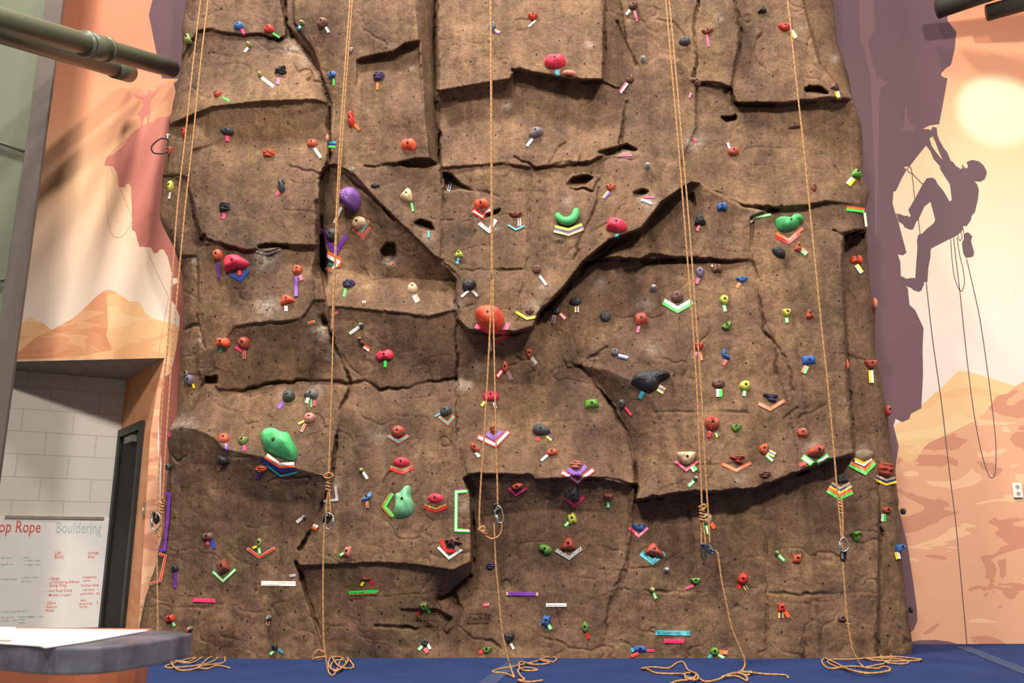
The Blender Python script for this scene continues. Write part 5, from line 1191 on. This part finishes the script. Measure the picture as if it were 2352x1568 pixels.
SH = {'oval':'oval','egg':'rounded','tri':'triangular','half':'half moon','round':'round','knob':'screw-on knob','knob2':'small cone','fin':'finned','bean':'kidney shaped','shell':'shell shaped','peanut':'double lobed','penta':'angular','wide':'wide',
 'ring':'hollow undercling','drop':'drop shaped','rect':'blocky','wedge':'wedge shaped','dome':'pitted dome','boulder':'boulder','boulder2':'huge boulder','tri2':'flat triangular','tri3':'beaked','horseshoe':'horseshoe','cap':'two step','saddle':'saddle shaped','twolobe':'huge two lobed',
 'upright':'tall upright','slab':'huge slab','disc':'disc','star':'star shaped','wide2':'wide','cup':'cup shaped','boomer':'boomerang','dome2':'big dome','bean2':'kidney shaped','wide3':'beaked','drop2':'nosed','square':'square','peanut2':'double lobed','half180':'half moon','egg180':'rounded','half90':'half moon','drop180':'pointed','half180b':'finger dented','egg90':'rounded'}
records = []; taperec = []
def make_hold(u, v, w, h, rot, c, spec):
    parts_ = spec.split('+'); sh = parts_[0]; opt = parts_[1] if len(parts_) > 1 else ''
    base = sh
    for suf, r_ in (('180b', 180), ('180', 180), ('90', -90)):
        if sh.endswith(suf): base = sh[:-len(suf)]; rot += r_; break
    if sh == 'half90': rot += 0
    kw = {}
    if sh.endswith('90'): w, h = h, w
    if 'r' in opt: kw['ridges'] = 3; kw['rang'] = radians(0 if opt == 'r90' else 80)
    if 'j' in opt: kw['apex'] = (0, .45)
    if 'f' in opt: kw['facets'] = True
    if base in ('knob', 'knob2'):
        o, fr, D, VV = dome('climbing_hold', u, v, w, h, 0, 'oval', c, prot=w * .0033 * 1.15)
        bolt(o, fr, VV, 0, 0, .0075, M_BOLT, .006); return o
    if base == 'ring':
        P, x, y, n, s = fr = surf_frame(u, v); pts = []
        for k in range(15):
            a = pi + pi * k / 14; pts.append(P + x * cos(a) * w * .38 * s + y * (sin(a) * h * .62 + 4) * s + n * (.02 + .03 * sin(-a)))
        V, Fc, UV = tube_mesh(pts, .021, 12); o = me_obj('climbing_hold', V, Fc, hmat(c), None, True); recenter(o, P); bolt(o, fr, np.array([list(p) for p in V]), 0, -6); return o
    if base == 'horseshoe':
        P, x, y, n, s = fr = surf_frame(u, v); path = catmull([(1281,494),(1283,503),(1292,511),(1304,513),(1315,508),(1321,499),(1323,490),(1324,484)], 5)
        rad = np.interp(np.linspace(0, 1, len(path)), [0, .12, .5, .85, 1], [6, 8.2, 10.5, 8.5, 6.5]) * s
        pts = [P + x * (a - u) * s - y * (b - v) * s + n * .03 for a, b in path]
        V, Fc, UV = tube_mesh(pts, list(rad), 16); k = len(V)
        V += [Vector(pts[0] * 1.0) + (Vector(pts[0]) - Vector(pts[2])).normalized() * rad[0] * .6, Vector(pts[-1]) + (Vector(pts[-1]) - Vector(pts[-3])).normalized() * rad[-1] * .6]
        Fc = Fc[:-2] + [((i + 1) % 16, i, k) for i in range(16)] + [(len(path) * 16 - 16 + i, len(path) * 16 - 16 + (i + 1) % 16, k + 1) for i in range(16)]
        o = me_obj('climbing_hold', V, Fc, hmat(c), None, True); recenter(o, P); bolt(o, fr, np.array([list(p) for p in V]), 7, -13); return o
    if base == 'twolobe':
        o, fr, D, VV = dome('climbing_hold', 643, 1032, 0, 0, 0, '', c, poly=POLY['twolobe'], prot=.17, apex=(-.05, .25)); bolt(o, fr, VV, -8, 4, .012)
        dome('upper_lobe', 626, 1006, 0, 0, 0, '', c, poly=[(601,1008),(602,998),(608,991),(620,988),(635,989),(647,996),(653,1004),(640,1012),(620,1022),(608,1024)], prot=.09, parent=o); return o
    poly = POLY.get(sh)
    pr = {'dome': .14, 'boulder2': .15, 'slab': .10, 'saddle': .09, 'upright': .09, 'boulder': .09, 'dome2': .08, 'disc': .03, 'wide': .08, 'boomer': .07, 'cap': .08}.get(sh)
    if sh == 'slab': kw.update(ridges=9, rang=0.0)
    if u == 1980: pr = .05
    b0 = 'oval' if base in ('disc', 'round') else base
    o, fr, D, VV = dome('climbing_hold', u, v, w, h, rot, b0, c, poly=poly, prot=pr, **kw)
    if min(w, h) > 9 and w > 11 and u != 1980:
        bolt(o, fr, VV, 0 if sh != 'slab' else 0, 2)
    if sh == 'dome':   # pits
        for a, b in [(-14,-2),(-8,-6),(-17,2),(-10,3),(-4,-9),(2,-4),(-2,4),(-14,-8),(7,1),(-6,9),(4,8)]: bolt(o, fr, VV, a, b, .006, M_SOCK, .001)
        for ch_ in list(o.children)[1:]: ch_.name = 'pit'
    if sh == 'half180b':
        for a, b in [(9,4),(11,-1),(10,-6),(6,-10)]: bolt(o, fr, VV, a, b, .008, hmat('maroon'), .001)
        for ch_ in list(o.children)[1:]: ch_.name = 'finger_dent'
    return o
for ln in HOLDS.splitlines():
    f = ln.split('|'); a = f[0].split(); u, v, w_, h_, r_ = map(float, a[:5]); c, spec = a[5], a[6]
    o = make_hold(u, v, w_, h_, r_, c, spec); tp = []
    for t in f[1:]:
        q = t.split(); root, mid_ = make_tape(q[0], float(q[1]), [float(z) for z in q[2:]]); tp.append(q[0]); taperec.append([root, q[0], mid_, len(records), (mid_[0] - u, mid_[1] - v)])
    records.append([o, u, v, c, spec.split('+')[0], tp, max(w_, h_)])
tapes2 = []
for ln in TAPES.splitlines():
    d, lab = ln.split(';'); q = d.split(); pts = [float(z) for z in q[2:]]; root, mid_ = make_tape(q[0], float(q[1]), pts)
    nm = tname(q[0]); words = (nm + ' tape, ' + lab)
    tag(root, words, 'tape', 'route marking tapes on the rock'); tapes2.append((root, mid_, pts, q[0]))
# ---- labels that single each hold out: look first, then the nearest landmark
LM = [('the purple pitted dome', 809, 458), ('the huge mint green hold', 640, 1025), ('the huge coral boulder hold', 1126, 735), ('the huge black slab hold', 1495, 878), ('the jade horseshoe hold', 1303, 497), ('the jade saddle hold', 1812, 517),
 ('the pale jade upright hold', 930, 1150), ('the big brick red dome', 1874, 1039), ('the large cream hold', 1577, 1053), ('the pink boulder hold', 544, 605), ('the wide pink top hold', 1275, 146), ('the brown star hold', 1042, 1243),
 ('the finger dented hold', 1306, 1249), ('the boomerang hold', 1502, 1266), ('the two step pink hold', 1416, 519), ('the orange pipe end', 0, -9999)]
def direction(dx, dy):
    a = abs(dx); b = abs(dy); far_ = 'far ' if math.hypot(dx, dy) > 320 else ('just ' if math.hypot(dx, dy) < 75 else '')
    if a < b * .42: return far_ + ('above' if dy < 0 else 'below')
    if b < a * .42: return far_ + ('left of' if dx < 0 else 'right of')
    return far_ + ('above' if dy < 0 else 'below') + ' and ' + ('left of' if dx < 0 else 'right of')
used = {}
def candidates(head, u, v, skip=12):
    for nm, x_, y_ in sorted(LM, key=lambda q: math.hypot(u - q[1], v - q[2])):
        if math.hypot(u - x_, v - y_) < skip: continue
        yield head + ', ' + direction(u - x_, v - y_) + ' ' + nm
def pick(head, u, v, extra):
    for hd in [head] + extra:
        for s in candidates(hd, u, v):
            if s not in used and len(s.split()) <= 16: return s
    raise RuntimeError('no label ' + head)
BIG = {'dome','twolobe','boulder2','slab','horseshoe','saddle','upright','dome2','boulder','wide','star','half180b','boomer','cap'}
for rec in records:
    o, u, v, c, sh, tp, sz = rec
    look = HC[c][1] + ' ' + SH[sh] + (' climbing hold' if 'knob' not in sh and sh != 'knob2' else (' hold' if sh == 'knob2' else ''))
    cnts = len(tp); cols = ' and '.join(dict.fromkeys(TC[t.replace('/', '_').split('_')[0]][1] for t in tp[:2]))
    near_ = [(q[3], len(q[2])) for q in tapes2 if math.hypot(q[1][0] - u, (q[1][1] - v)) < 20 + sz * .6 and q[1][1] > v - 4]
    nl = look.replace(' climbing', '')
    if cnts: h1 = look + ' with ' + cols + ' tape'
    elif near_: h1 = nl + ' over ' + TC[near_[-1][0].replace('/', '_').split('_')[0]][1] + (' chevron' if near_[-1][1] > 4 else ' tape')
    else: h1 = look
    s = pick(h1, u, v, ['small ' + look if sz < 20 else look, 'bolted ' + look]); used[s] = 1; rec.append(look)
    tag(o, s, 'climbing hold', 'climbing holds bolted to the rock')
for root, spec, mid_, hi, (dx, dy) in taperec:
    r = records[hi]; hn = r[-1].replace(' climbing', ''); hn = hn if hn.endswith(('hold', 'knob')) else hn + ' hold'; d = direction(dx, dy).replace('just ', '').replace('far ', '')
    tn = tname(spec) + ' tape strip'
    rel_ = {'below': 'under', 'above': 'above', 'left of': 'left of', 'right of': 'right of'}.get(d, d)
    head = tn + ' ' + rel_ + ' ' + hn
    s = pick(head, mid_[0], mid_[1], [tname(spec) + ' tape by ' + hn, tn + ' at ' + HC[r[3]][1] + ' hold', tname(spec) + ' tape at ' + HC[r[3]][1] + ' hold', tname(spec) + ' tape']); used[s] = 1
    tag(root, s, 'tape', 'route marking tapes on the rock')
# ---- writing on tapes
M_INK = mat('marker_ink', (40, 38, 60), .6); M_PINK2 = mat('pink_ink', (225, 30, 110), .6); M_DG = mat('green_ink', (18, 92, 40), .6); M_LG = mat('faint_ink', (160, 150, 150), .6)
def tape_text(key, s, x0, y0, x1, y1, hpx, m, off=.011):
    best = min(tapes2, key=lambda t: math.hypot(t[1][0] - key[0], t[1][1] - key[1])); root = best[0]
    a = rockP(x0, y0, off, RTAPE); b = rockP(x1, y1, off, RTAPE); mY = min(a[1], b[1], rockP((x0 + x1) / 2, (y0 + y1) / 2, off, RTAPE)[1])
    a = PY(x0, y0, mY); b = PY(x1, y1, mY); s_ = np.linalg.norm(PY(x0 + 1, y0, mY) - PY(x0, y0, mY))
    t = text_mesh('lettering', s, (0, 0, 0), (1, 0, 0), (0, 0, 1), 1, m); xs = [q.co.x for q in t.data.vertices]
    L_ = np.linalg.norm(b - a); sx = L_ / (max(xs) - min(xs)); sz = hpx * s_
    xd = (b - a) / L_; M = Matrix(((xd[0] * sx, 0, 0, 0), (xd[1] * sx, 1, 0, 0), (xd[2] * sx, 0, sz, 0), (0, 0, 0, 1)))
    M.translation = Vector(a); t.data.transform(M); attach(t, root)
tape_text((1545, 1453), "TALLMAN'S DANCE", 1522, 1455, 1563, 1454.5, 6.5, M_INK); tape_text((1545, 1453), "=", 1509, 1455, 1514, 1455, 8, M_INK); tape_text((1545, 1453), "=", 1578, 1456, 1583, 1456, 8, M_INK)
tape_text((1548, 1471), "= BEAST FUNKY TED", 1527, 1474.5, 1568, 1475, 6, M_PINK2)
tape_text((640, 1339), "GOTTA KNOW WHAT THE SPORT IS", 622, 1338, 677, 1341, 5, M_LG); tape_text((640, 1339), "the name of the route", 604, 1343.5, 641, 1344.5, 4, M_INK)
tape_text((468, 1378), "PINK PANTHER", 445, 1380.5, 491, 1382, 6, M_PINK2); tape_text((835, 1358), "= Jungle Swag", 802, 1362, 835, 1361, 4.5, M_DG)
# bracket title tapes on the green strip etc.
# ---- carved maker's lettering low on the rock
M_CARVE = mat('carved_shadow', (104, 74, 58), .9)
def carve(s, x0, x1, y, hpx, bold=0.0):
    mY = min(rockP(q, y - 4, .006, RTAPE)[1] for q in np.linspace(x0, x1, 8)); a = PY(x0, y, mY); b = PY(x1, y, mY); s_ = np.linalg.norm(PY(x0 + 1, y, mY) - PY(x0, y, mY))
    t = text_mesh('carved_lettering', s, (0, 0, 0), (1, 0, 0), (0, 0, 1), 1, M_ROCK, None, bold, 'LEFT', .0); xs = [q.co.x for q in t.data.vertices]
    for q in list(t.data.vertices): pass
    sx = np.linalg.norm(b - a) / (max(xs) - min(xs)); M = Matrix(((sx, 0, 0, 0), (0, 1, 0, 0), (0, 0, hpx * s_ * 1.38, 0), (0, 0, 0, 1))); M.translation = Vector(a)
    t.data.transform(M)
    # solidify: give the letters depth so their edges catch the light
    mo = t.modifiers.new('depth', 'SOLIDIFY'); mo.thickness = .010; mo.offset = 0
    attach(t, rock)
carve('ENTRE', 953, 1000, 1422, 9.5); carve('PRISES', 1074, 1126, 1420, 9.5); carve('CLIMBING WALLS', 1072, 1122, 1431, 4)
# thin carved rules above and below the letters
for x0, x1, y in [(951, 1002, 1410.5), (951, 1000, 1424.5), (1076, 1127, 1408.5), (1064, 1127, 1424)]:
    o = ribbon('carved_rule', [x0, y, x1, y - .5], 1.6, M_CARVE, .004, rock)
for pts in ([1035,1385,1049,1404,1042,1424,1028,1446], [1035,1385,1020,1420,1018,1436], [1028,1393,1029,1424]):
    o = ribbon('carved_emblem', pts, 1.8, M_CARVE, .004, rock)
# ---- small metal hangers
M_STEEL = mat('brushed_steel', (190, 186, 176), .3, .85)
for u, v, lab in [(806, 115, 'small steel bolt hanger beside the second rope near the top'), (809, 391, 'small steel bolt hanger above the purple pitted dome'), (837, 696, 'small steel bolt hanger below the dark plum shell hold by the second rope')]:
    P, x, y, n, s = surf_frame(u, v); pts = [P + n * .012 + x * a * s + y * b * s for a, b in [(-4.5, 3.5), (4.5, 3.5), (3, -2), (0, -6), (-3, -2)]]
    o = tube('bolt_hanger', catmull(pts, 4, True), .0035, M_STEEL, None, 8, True); recenter(o, P); tag(o, lab, 'bolt hanger', 'bolt hangers on the rock')
    V, Fc, UV = tube_mesh([P - n * .01, P + n * .02], .010, 8); me_obj('bolt', V, Fc, M_STEEL, o)
# ---- black sling on the left edge
P = rockP(386, 305); pts = [PY(a, b, YB - .22) + np.array([0, dy, 0]) for a, b, dy in [(383,303,.06),(378,302,.05),(380,309,.04),(381,315,.03),(370,318,.0),(358,328,-.01),(349,340,-.01),(352,350,0),(363,353,0),(374,351,.01),(381,344,.03),(381,330,.04),(381,318,.04)]]
o = tube('webbing_sling', catmull(pts, 5), .006, mat('black_webbing', (30, 26, 28), .7), None, 8); recenter(o, P); tag(o, 'black webbing loop hanging from the left edge of the rock', 'sling')
o2 = tube('sling_clip', catmull([pts[0], pts[1], pts[2], pts[3]], 4), .008, M_STEEL, o, 8)

# ---------------------------------------------------------------- ropes
def rope_mat():
    m, N, L, b = new_mat('climbing_rope', .75, .2)
    tc = N.new('ShaderNodeTexCoord'); s = N.new('ShaderNodeSeparateXYZ'); L.new(tc.outputs['UV'], s.inputs[0])
    def mth(op, a, b2):
        x = N.new('ShaderNodeMath'); x.operation = op
        for i, q in enumerate((a, b2)):
            if isinstance(q, (int, float)): x.inputs[i].default_value = q
            else: L.new(q, x.inputs[i])
        return x.outputs[0]
    v1 = mth('MULTIPLY', s.outputs[1], 22.0); v2 = mth('FRACT', mth('ADD', v1, s.outputs[0]), 0)
    r = N.new('ShaderNodeValToRGB'); r.color_ramp.interpolation = 'LINEAR'; L.new(v2, r.inputs[0]); e = r.color_ramp.elements
    st = [(0, (184, 144, 98)), (.42, (174, 138, 90)), (.5, (186, 104, 74)), (.66, (180, 96, 70)), (.74, (156, 144, 92)), (.92, (184, 144, 98))]
    while len(e) < len(st): e.new(.5)
    for k, (p, c) in enumerate(st): e[k].position = p; e[k].color = (*s2l(c), 1)
    L.new(r.outputs[0], b.inputs['Base Color'])
    bp = N.new('ShaderNodeBump'); bp.inputs['Strength'].default_value = .4; bp.inputs['Distance'].default_value = .003
    w1 = mth('SINE', mth('MULTIPLY', mth('ADD', mth('MULTIPLY', s.outputs[1], 90.0), mth('MULTIPLY', s.outputs[0], 2.0)), 6.283), 0); L.new(w1, bp.inputs['Height']); L.new(bp.outputs[0], b.inputs['Normal'])
    return m
M_ROPE = rope_mat(); RR = .0062
def hang(pts, Y, n=10):
    C = catmull(pts, n); return PY(C[:, 0], C[:, 1], Y)
def pile(pts, z0=RR, n=6, lift=None):
    C = catmull(pts, n); k = len(C); out = []
    for i, c in enumerate(C):
        d = np.hypot(C[:i, 0] - c[0], (C[:i, 1] - c[1]) * 2) if i > 4 else np.array([99.])
        near = (d[:-4] < 7).sum() if i > 8 else 0
        out.append(PZ(c[0], c[1], z0 + (RR * 2.0 if near else 0)))
    out = np.array(out)
    z = out[:, 2].copy()
    for _ in range(3): z[1:-1] = (z[:-2] + z[1:-1] + z[2:]) / 3
    for i, c in enumerate(C): out[i] = PZ(c[0], c[1], max(z[i], RR))
    return out
def drop(p_wall, uv, Y0, n=8):
    """rope from a hanging point down to the mat"""
    a = PY(p_wall[0], p_wall[1], Y0); b = PZ(uv[0], uv[1], RR); out = []
    for i in range(n + 1):
        t = i / n; q = a * (1 - t) + b * t; out.append(q)
    return out
def join(*segs):
    out = []
    for s in segs: out += [Vector(map(float, p)) for p in s]
    return out
def wraps(u, v0, v1, Y, n, ru, name='knot', parent=None, tilt=0.0, slope=0.0):
    """a knot: coils wound round the strand"""
    pts = []
    K = n * 12
    s = np.linalg.norm(PY(u + 1, v0, Y) - PY(u, v0, Y))
    for k in range(K + 1):
        t = k / K; a = 2 * pi * n * t; vv_ = v0 + (v1 - v0) * t; c = PY(u + slope * (vv_ - v0), vv_, Y); rr_ = ru * s * (1 + .18 * sin(a * .5 + 1))
        pts.append(c + np.array([cos(a) * rr_, sin(a) * rr_ * .8, sin(a) * tilt * s]))
    return pts
def rope_thing(label, segs, knots):
    segs = [([Vector((s[0][0], s[0][1], float(s[0][2]) + 2.6))] + [Vector(map(float, q)) for q in s]) if s[0][2] > 5.2 else s for s in segs]
    V, Fc, UV = merge([tube_mesh(s, RR, 8) for s in segs])
    o = me_obj('climbing_rope', V, Fc, M_ROPE, None, True, UV); recenter(o, V[0]); tag(o, label, 'rope', 'top ropes hanging in front of the rock')
    for kp in knots:
        V, Fc, UV = merge([tube_mesh(s, RR * .98, 8) for s in kp]); k = me_obj('knot', V, Fc, M_ROPE, None, True, UV); k.parent = o; k.matrix_parent_inverse = Matrix.Translation(-o.location)
    return o
M_DARK = mat('device_black', (28, 28, 32), .35, .3); M_NAVY = mat('device_navy', (46, 58, 92), .35, .4)
M_CHR = mat('polished_steel', (200, 198, 190), .2, .9)
def carabiner(pts, Y, label, gate=None, m=None, r=.0048):
    C = catmull(pts, 5, True); P = PY(C[:, 0], C[:, 1], Y); o = tube('carabiner', P, r, m or M_CHR, None, 10, True); recenter(o, P[0]); tag(o, label, 'carabiner', 'carabiners clipped to the rope ends')
    if gate:
        g = PY([gate[0], gate[2]], [gate[1], gate[3]], Y); t = tube('gate', [g[0], (g[0] + g[1]) / 2, g[1]], r * 1.5, m or M_CHR, None, 10); t.parent = o; t.matrix_parent_inverse = Matrix.Translation(-o.location)
    return o
def device(poly, Y, label, m, plate=None, rivets=()):
    P = PY([p[0] for p in poly], [p[1] for p in poly], Y); o = quadbox('belay_device', P, (0, -1, 0), .03, m, None)
    b = o.modifiers.new('b', 'BEVEL'); b.width = .004; b.segments = 2; recenter(o, P[0]); tag(o, label, 'belay device', 'belay devices on the ropes')
    if plate:
        Q = PY([p[0] for p in plate], [p[1] for p in plate], Y - .006); t = quadbox('side_plate', Q, (0, -1, 0), .008, M_CHR, None); t.parent = o; t.matrix_parent_inverse = Matrix.Translation(-o.location)
    for (a, b_) in rivets:
        c = PY(a, b_, Y - .004); V, Fc, UV = tube_mesh([c, c + np.array([0, -.006, 0])], .006, 10); t = me_obj('rivet', V, Fc, M_CHR); t.parent = o; t.matrix_parent_inverse = Matrix.Translation(-o.location)
    return o
# rope one, far left
Ya = 6.02
s1 = hang([(476,-160),(460,0),(447,150),(432,320),(420,470),(408,620),(392,820),(380,980),(370,1150),(372,1200)], Ya)
s2 = hang([(498,-160),(480,0),(462,150),(448,300),(432,470),(418,620),(402,760),(391,900),(378,1040),(370,1150)], Ya - .02)
s1 = hang([(484,-160),(461,0),(442,160),(425,320),(408,470),(397,620),(386,780),(374,900),(368,1020),(362,1150),(358,1190)], Ya)
s2 = hang([(499,-160),(478,0),(459,160),(443,320),(426,470),(412,620),(398,780),(389,900),(381,1020),(373,1150)], Ya - .02)
s3 = hang([(356,1215),(359,1235),(361,1300),(362,1400),(363,1470),(366,1500),(367,1519)], Ya)
lp = hang([(362,1212),(366,1232),(370,1222),(371,1190),(373,1160)], Ya - .02)
pl = pile([(366,1524),(400,1517),(430,1520),(450,1510),(425,1515),(380,1530),(400,1533),(470,1525),(500,1510),(480,1500),(440,1522),(395,1518),(410,1538),(450,1535),(478,1512),(505,1500),(516,1510),(512,1522),(470,1528),(455,1534),(478,1535),(500,1528),(528,1534)])
rope_thing('yellow and red rope, leftmost of the five, with a tangle by the counter', [s1, s2, s3, lp, pl], [[wraps(371, 1150, 1178, Ya - .02, 4, 4.5)]])
carabiner([(350,1178),(346,1196),(350,1212),(358,1217),(368,1205),(367,1185),(358,1176)], Ya - .03, 'steel carabiner on the leftmost rope', (347,1190,350,1210))
device([(350,1174),(357,1172),(362,1184),(363,1196),(356,1204),(351,1196)], Ya, 'black belay device on the leftmost rope', M_DARK)
# rope two
Yb = 5.86
t1 = hang([(821,-160),(809,0),(797,160),(786,320),(776,480),(769,640),(765,760),(762,880),(758,1000),(755,1092)], Yb); t1b = hang([(816,-160),(804,0),(792,160),(781,320),(773,480),(767,640),(762,760)], Yb - .015)
t2 = [hang([(754,1126),(751,1150),(749,1172),(751,1186)], Yb), hang([(756,1126),(757,1150),(759,1170),(757,1186)], Yb - .012), hang([(755,1126),(753,1150),(754,1172)], Yb + .012)]
t3 = hang([(745,1200),(743,1260),(742,1330),(742,1400),(743,1460),(745,1488),(748,1510),(750,1520)], Yb - .02)
p2 = pile([(750,1522),(756,1545),(765,1551),(775,1535),(782,1515),(790,1512),(775,1508),(758,1512),(755,1530),(770,1541),(790,1533),(795,1520),(785,1515),(765,1520),(760,1535),(778,1538),(798,1520),(798,1510),(812,1530),(800,1535),(776,1528),(760,1505),(748,1498)])
lpw = hang([(748,1500),(733,1492),(722,1502),(718,1513),(728,1510),(748,1507)], 6.1)
kn = [wraps(755, 1096, 1126, Yb, 4, 5.2, slope=-.05), hang([(757,1098),(746,1096),(746,1089),(758,1086),(765,1092),(758,1098)], Yb - .02)]
rope_thing('yellow and red rope, second from left, with a coiled tangle at its foot', [t1, t1b] + t2 + [t3, p2, lpw], [kn])
carabiner([(749,1180),(748,1197),(749,1210),(755,1215),(763,1209),(767,1190),(760,1180)], Yb - .03, 'pale steel carabiner under the knot of the second rope', (766,1189,763,1207))
device([(744,1182),(752,1174),(760,1182),(758,1194),(750,1203),(742,1203),(739,1199)], Yb, 'black belay device on the second rope', M_DARK)
# rope three
Yc = 5.82
u1 = hang([(1127,-160),(1128,0),(1129,200),(1130,400),(1131,560),(1132,640)], Yc); u1a = hang([(1129,640),(1128,700),(1124,780),(1119,880),(1112,1000),(1105,1100),(1101,1180),(1102,1208)], Yc); u1b = hang([(1132,640),(1134,760),(1137,900),(1139,1000),(1142,1100),(1143,1160)], Yc - .01)
u1c = hang([(1126,-160),(1126,0),(1128,300),(1129,640)], Yc - .012)
u2 = hang([(1102,1208),(1108,1222),(1118,1232),(1132,1237),(1146,1230),(1152,1215),(1153,1196)], Yc)
u3 = join(hang([(1135,1200),(1137,1260),(1139,1300),(1144,1350),(1150,1420),(1157,1470),(1165,1505),(1169,1521)], Yc + .02), [PZ(1172, 1530, RR), PZ(1176, 1542, RR), PZ(1181, 1554, RR)])
p3 = pile([(1181,1555),(1160,1546),(1132,1543),(1145,1536),(1180,1530),(1215,1522),(1250,1515),(1270,1520),(1278,1512),(1265,1508),(1240,1514),(1262,1522),(1230,1526),(1200,1520),(1192,1524),(1196,1537),(1215,1540),(1235,1538),(1210,1533),(1190,1538),(1196,1552),(1205,1560),(1190,1562),(1215,1566),(1247,1562)])
tail = hang([(1258,1510),(1252,1503),(1256,1500)], 6.1)
rope_thing('yellow and red rope, middle of the five, looped up over the coral boulder', [u1, u1c, u1a, u1b, u2, u3, p3], [[wraps(1105, 1208, 1226, Yc, 3, 5.5, slope=.5), hang([(1102,1216),(1108,1208),(1114,1214),(1110,1222),(1103,1218),(1097,1214)], Yc - .015)]])
carabiner([(1142,1163),(1137,1180),(1144,1198),(1154,1199),(1156,1184),(1151,1167),(1146,1162)], Yc - .02, 'steel carabiner on the middle rope', (1140,1182,1146,1197), None, .0045)
device([(1133,1158),(1139,1152),(1150,1158),(1152,1168),(1142,1180),(1129,1180)], Yc, 'black belay device on the middle rope', M_DARK, [(1133,1172),(1150,1162),(1152,1165),(1135,1176)], [(1137, 1157)])
# rope four
Yd = 5.80
w1 = hang([(1512,-160),(1529,0),(1543,160),(1557,320),(1570,480),(1581,620),(1592,760),(1601,900),(1606,1020),(1610,1100),(1612,1158)], Yd); w2 = hang([(1518,-160),(1537,0),(1552,160),(1566,320),(1580,480),(1591,620),(1601,760),(1611,900),(1617,1020),(1624,1140),(1628,1200),(1630,1246)], Yd - .01)
w3 = [hang([(1614,1195),(1617,1215),(1620,1240),(1620,1250)], Yd), hang([(1611,1190),(1611,1215),(1611,1248)], Yd + .012)]
w4 = join(hang([(1642,1264),(1648,1270),(1651,1285),(1657,1330),(1667,1380),(1680,1440),(1697,1482),(1708,1508),(1711,1520)], Yd), [PZ(1711, 1528, RR), PZ(1708, 1535, RR), PZ(1703, 1540, RR)])
p4 = pile([(1703,1540),(1685,1548),(1660,1553),(1690,1552),(1715,1563),(1712,1552),(1690,1545),(1665,1552),(1650,1560),(1620,1565),(1600,1555),(1585,1557),(1572,1550),(1578,1545),(1598,1548),(1590,1560),(1575,1557),(1570,1548),(1535,1547),(1505,1545),(1488,1537),(1474,1535),(1500,1532),(1535,1534),(1555,1522),(1570,1521),(1580,1538),(1600,1548),(1600,1560),(1560,1563),(1540,1570)])
p4b = pile([(1703,1541),(1718,1543),(1726,1542),(1718,1550),(1700,1546),(1712,1543),(1730,1545),(1760,1548),(1790,1549),(1806,1551),(1810,1556)])
rope_thing('yellow and red rope, fourth from left, feeding through a navy belay device', [w1, w2] + w3 + [w4, p4, p4b], [[wraps(1611, 1160, 1196, Yd, 5, 5.0, slope=.09), hang([(1608,1162),(1618,1158),(1620,1166),(1610,1172)], Yd - .015)]])
carabiner([(1611,1250),(1610,1262),(1612,1276),(1616,1285),(1620,1280),(1620,1265),(1619,1252)], Yd - .02, 'dark steel carabiner beside the navy belay device on the fourth rope', None, mat('dark_steel', (92, 88, 84), .3, .8), .006)
device([(1611,1249),(1628,1249),(1640,1262),(1643,1270),(1639,1275),(1631,1272),(1617,1262)], Yd - .005, 'navy belay device on the fourth rope', M_NAVY, [(1626,1250),(1631,1250),(1641,1264),(1638,1266)], [(1636, 1270), (1630, 1260)])
# rope five
Ye = 5.84
x1_ = hang([(1785,-160),(1809,0),(1826,160),(1845,330),(1860,480),(1876,640),(1890,780),(1903,900),(1914,1020),(1925,1150),(1930,1200),(1935,1265)], Ye)
x2_ = [hang([(1927,1140),(1933,1150),(1936,1200),(1935,1240)], Ye - .012)]
x4_ = join(hang([(1936,1290),(1940,1350),(1946,1420),(1952,1460),(1958,1490),(1968,1512),(1973,1521)], Ye), [PZ(1978, 1527, RR), PZ(1985, 1533, RR)])
p5 = pile([(1985,1533),(2010,1528),(2035,1522),(2048,1510),(2040,1498),(2027,1500),(2024,1512),(2040,1522),(2078,1524),(2085,1517),(2050,1512),(2000,1511),(1950,1514),(1910,1514),(1902,1521),(1925,1532),(1965,1541),(2000,1546),(2030,1543),(2045,1536),(2030,1530),(2015,1535),(1990,1533),(1950,1530),(1905,1535),(1888,1520),(1895,1512),(1915,1520),(1945,1535),(1980,1545),(2015,1545),(2045,1540)])
p5b = pile([(2000,1511),(2030,1508),(2060,1508),(2100,1512),(2116,1514),(2100,1517),(2050,1518),(2010,1516),(1985,1511)])
rope_thing('yellow and red rope, rightmost of the five, coiled wide on the mat', [x1_] + x2_ + [x4_, p5, p5b], [[wraps(1930, 1150, 1180, Ye, 4, 4.5, slope=.1)]])
carabiner([(1938,1234),(1929,1243),(1928,1256),(1933,1265),(1944,1264),(1950,1255),(1944,1240)], Ye - .025, 'steel carabiner on the rightmost rope', (1928,1244,1932,1262))
device([(1940,1262),(1946,1262),(1945,1276),(1941,1293),(1936,1290),(1932,1284),(1931,1272),(1935,1264)], Ye - .005, 'black and silver belay device on the rightmost rope', M_DARK, [(1932,1272),(1936,1268),(1938,1284),(1933,1283)])
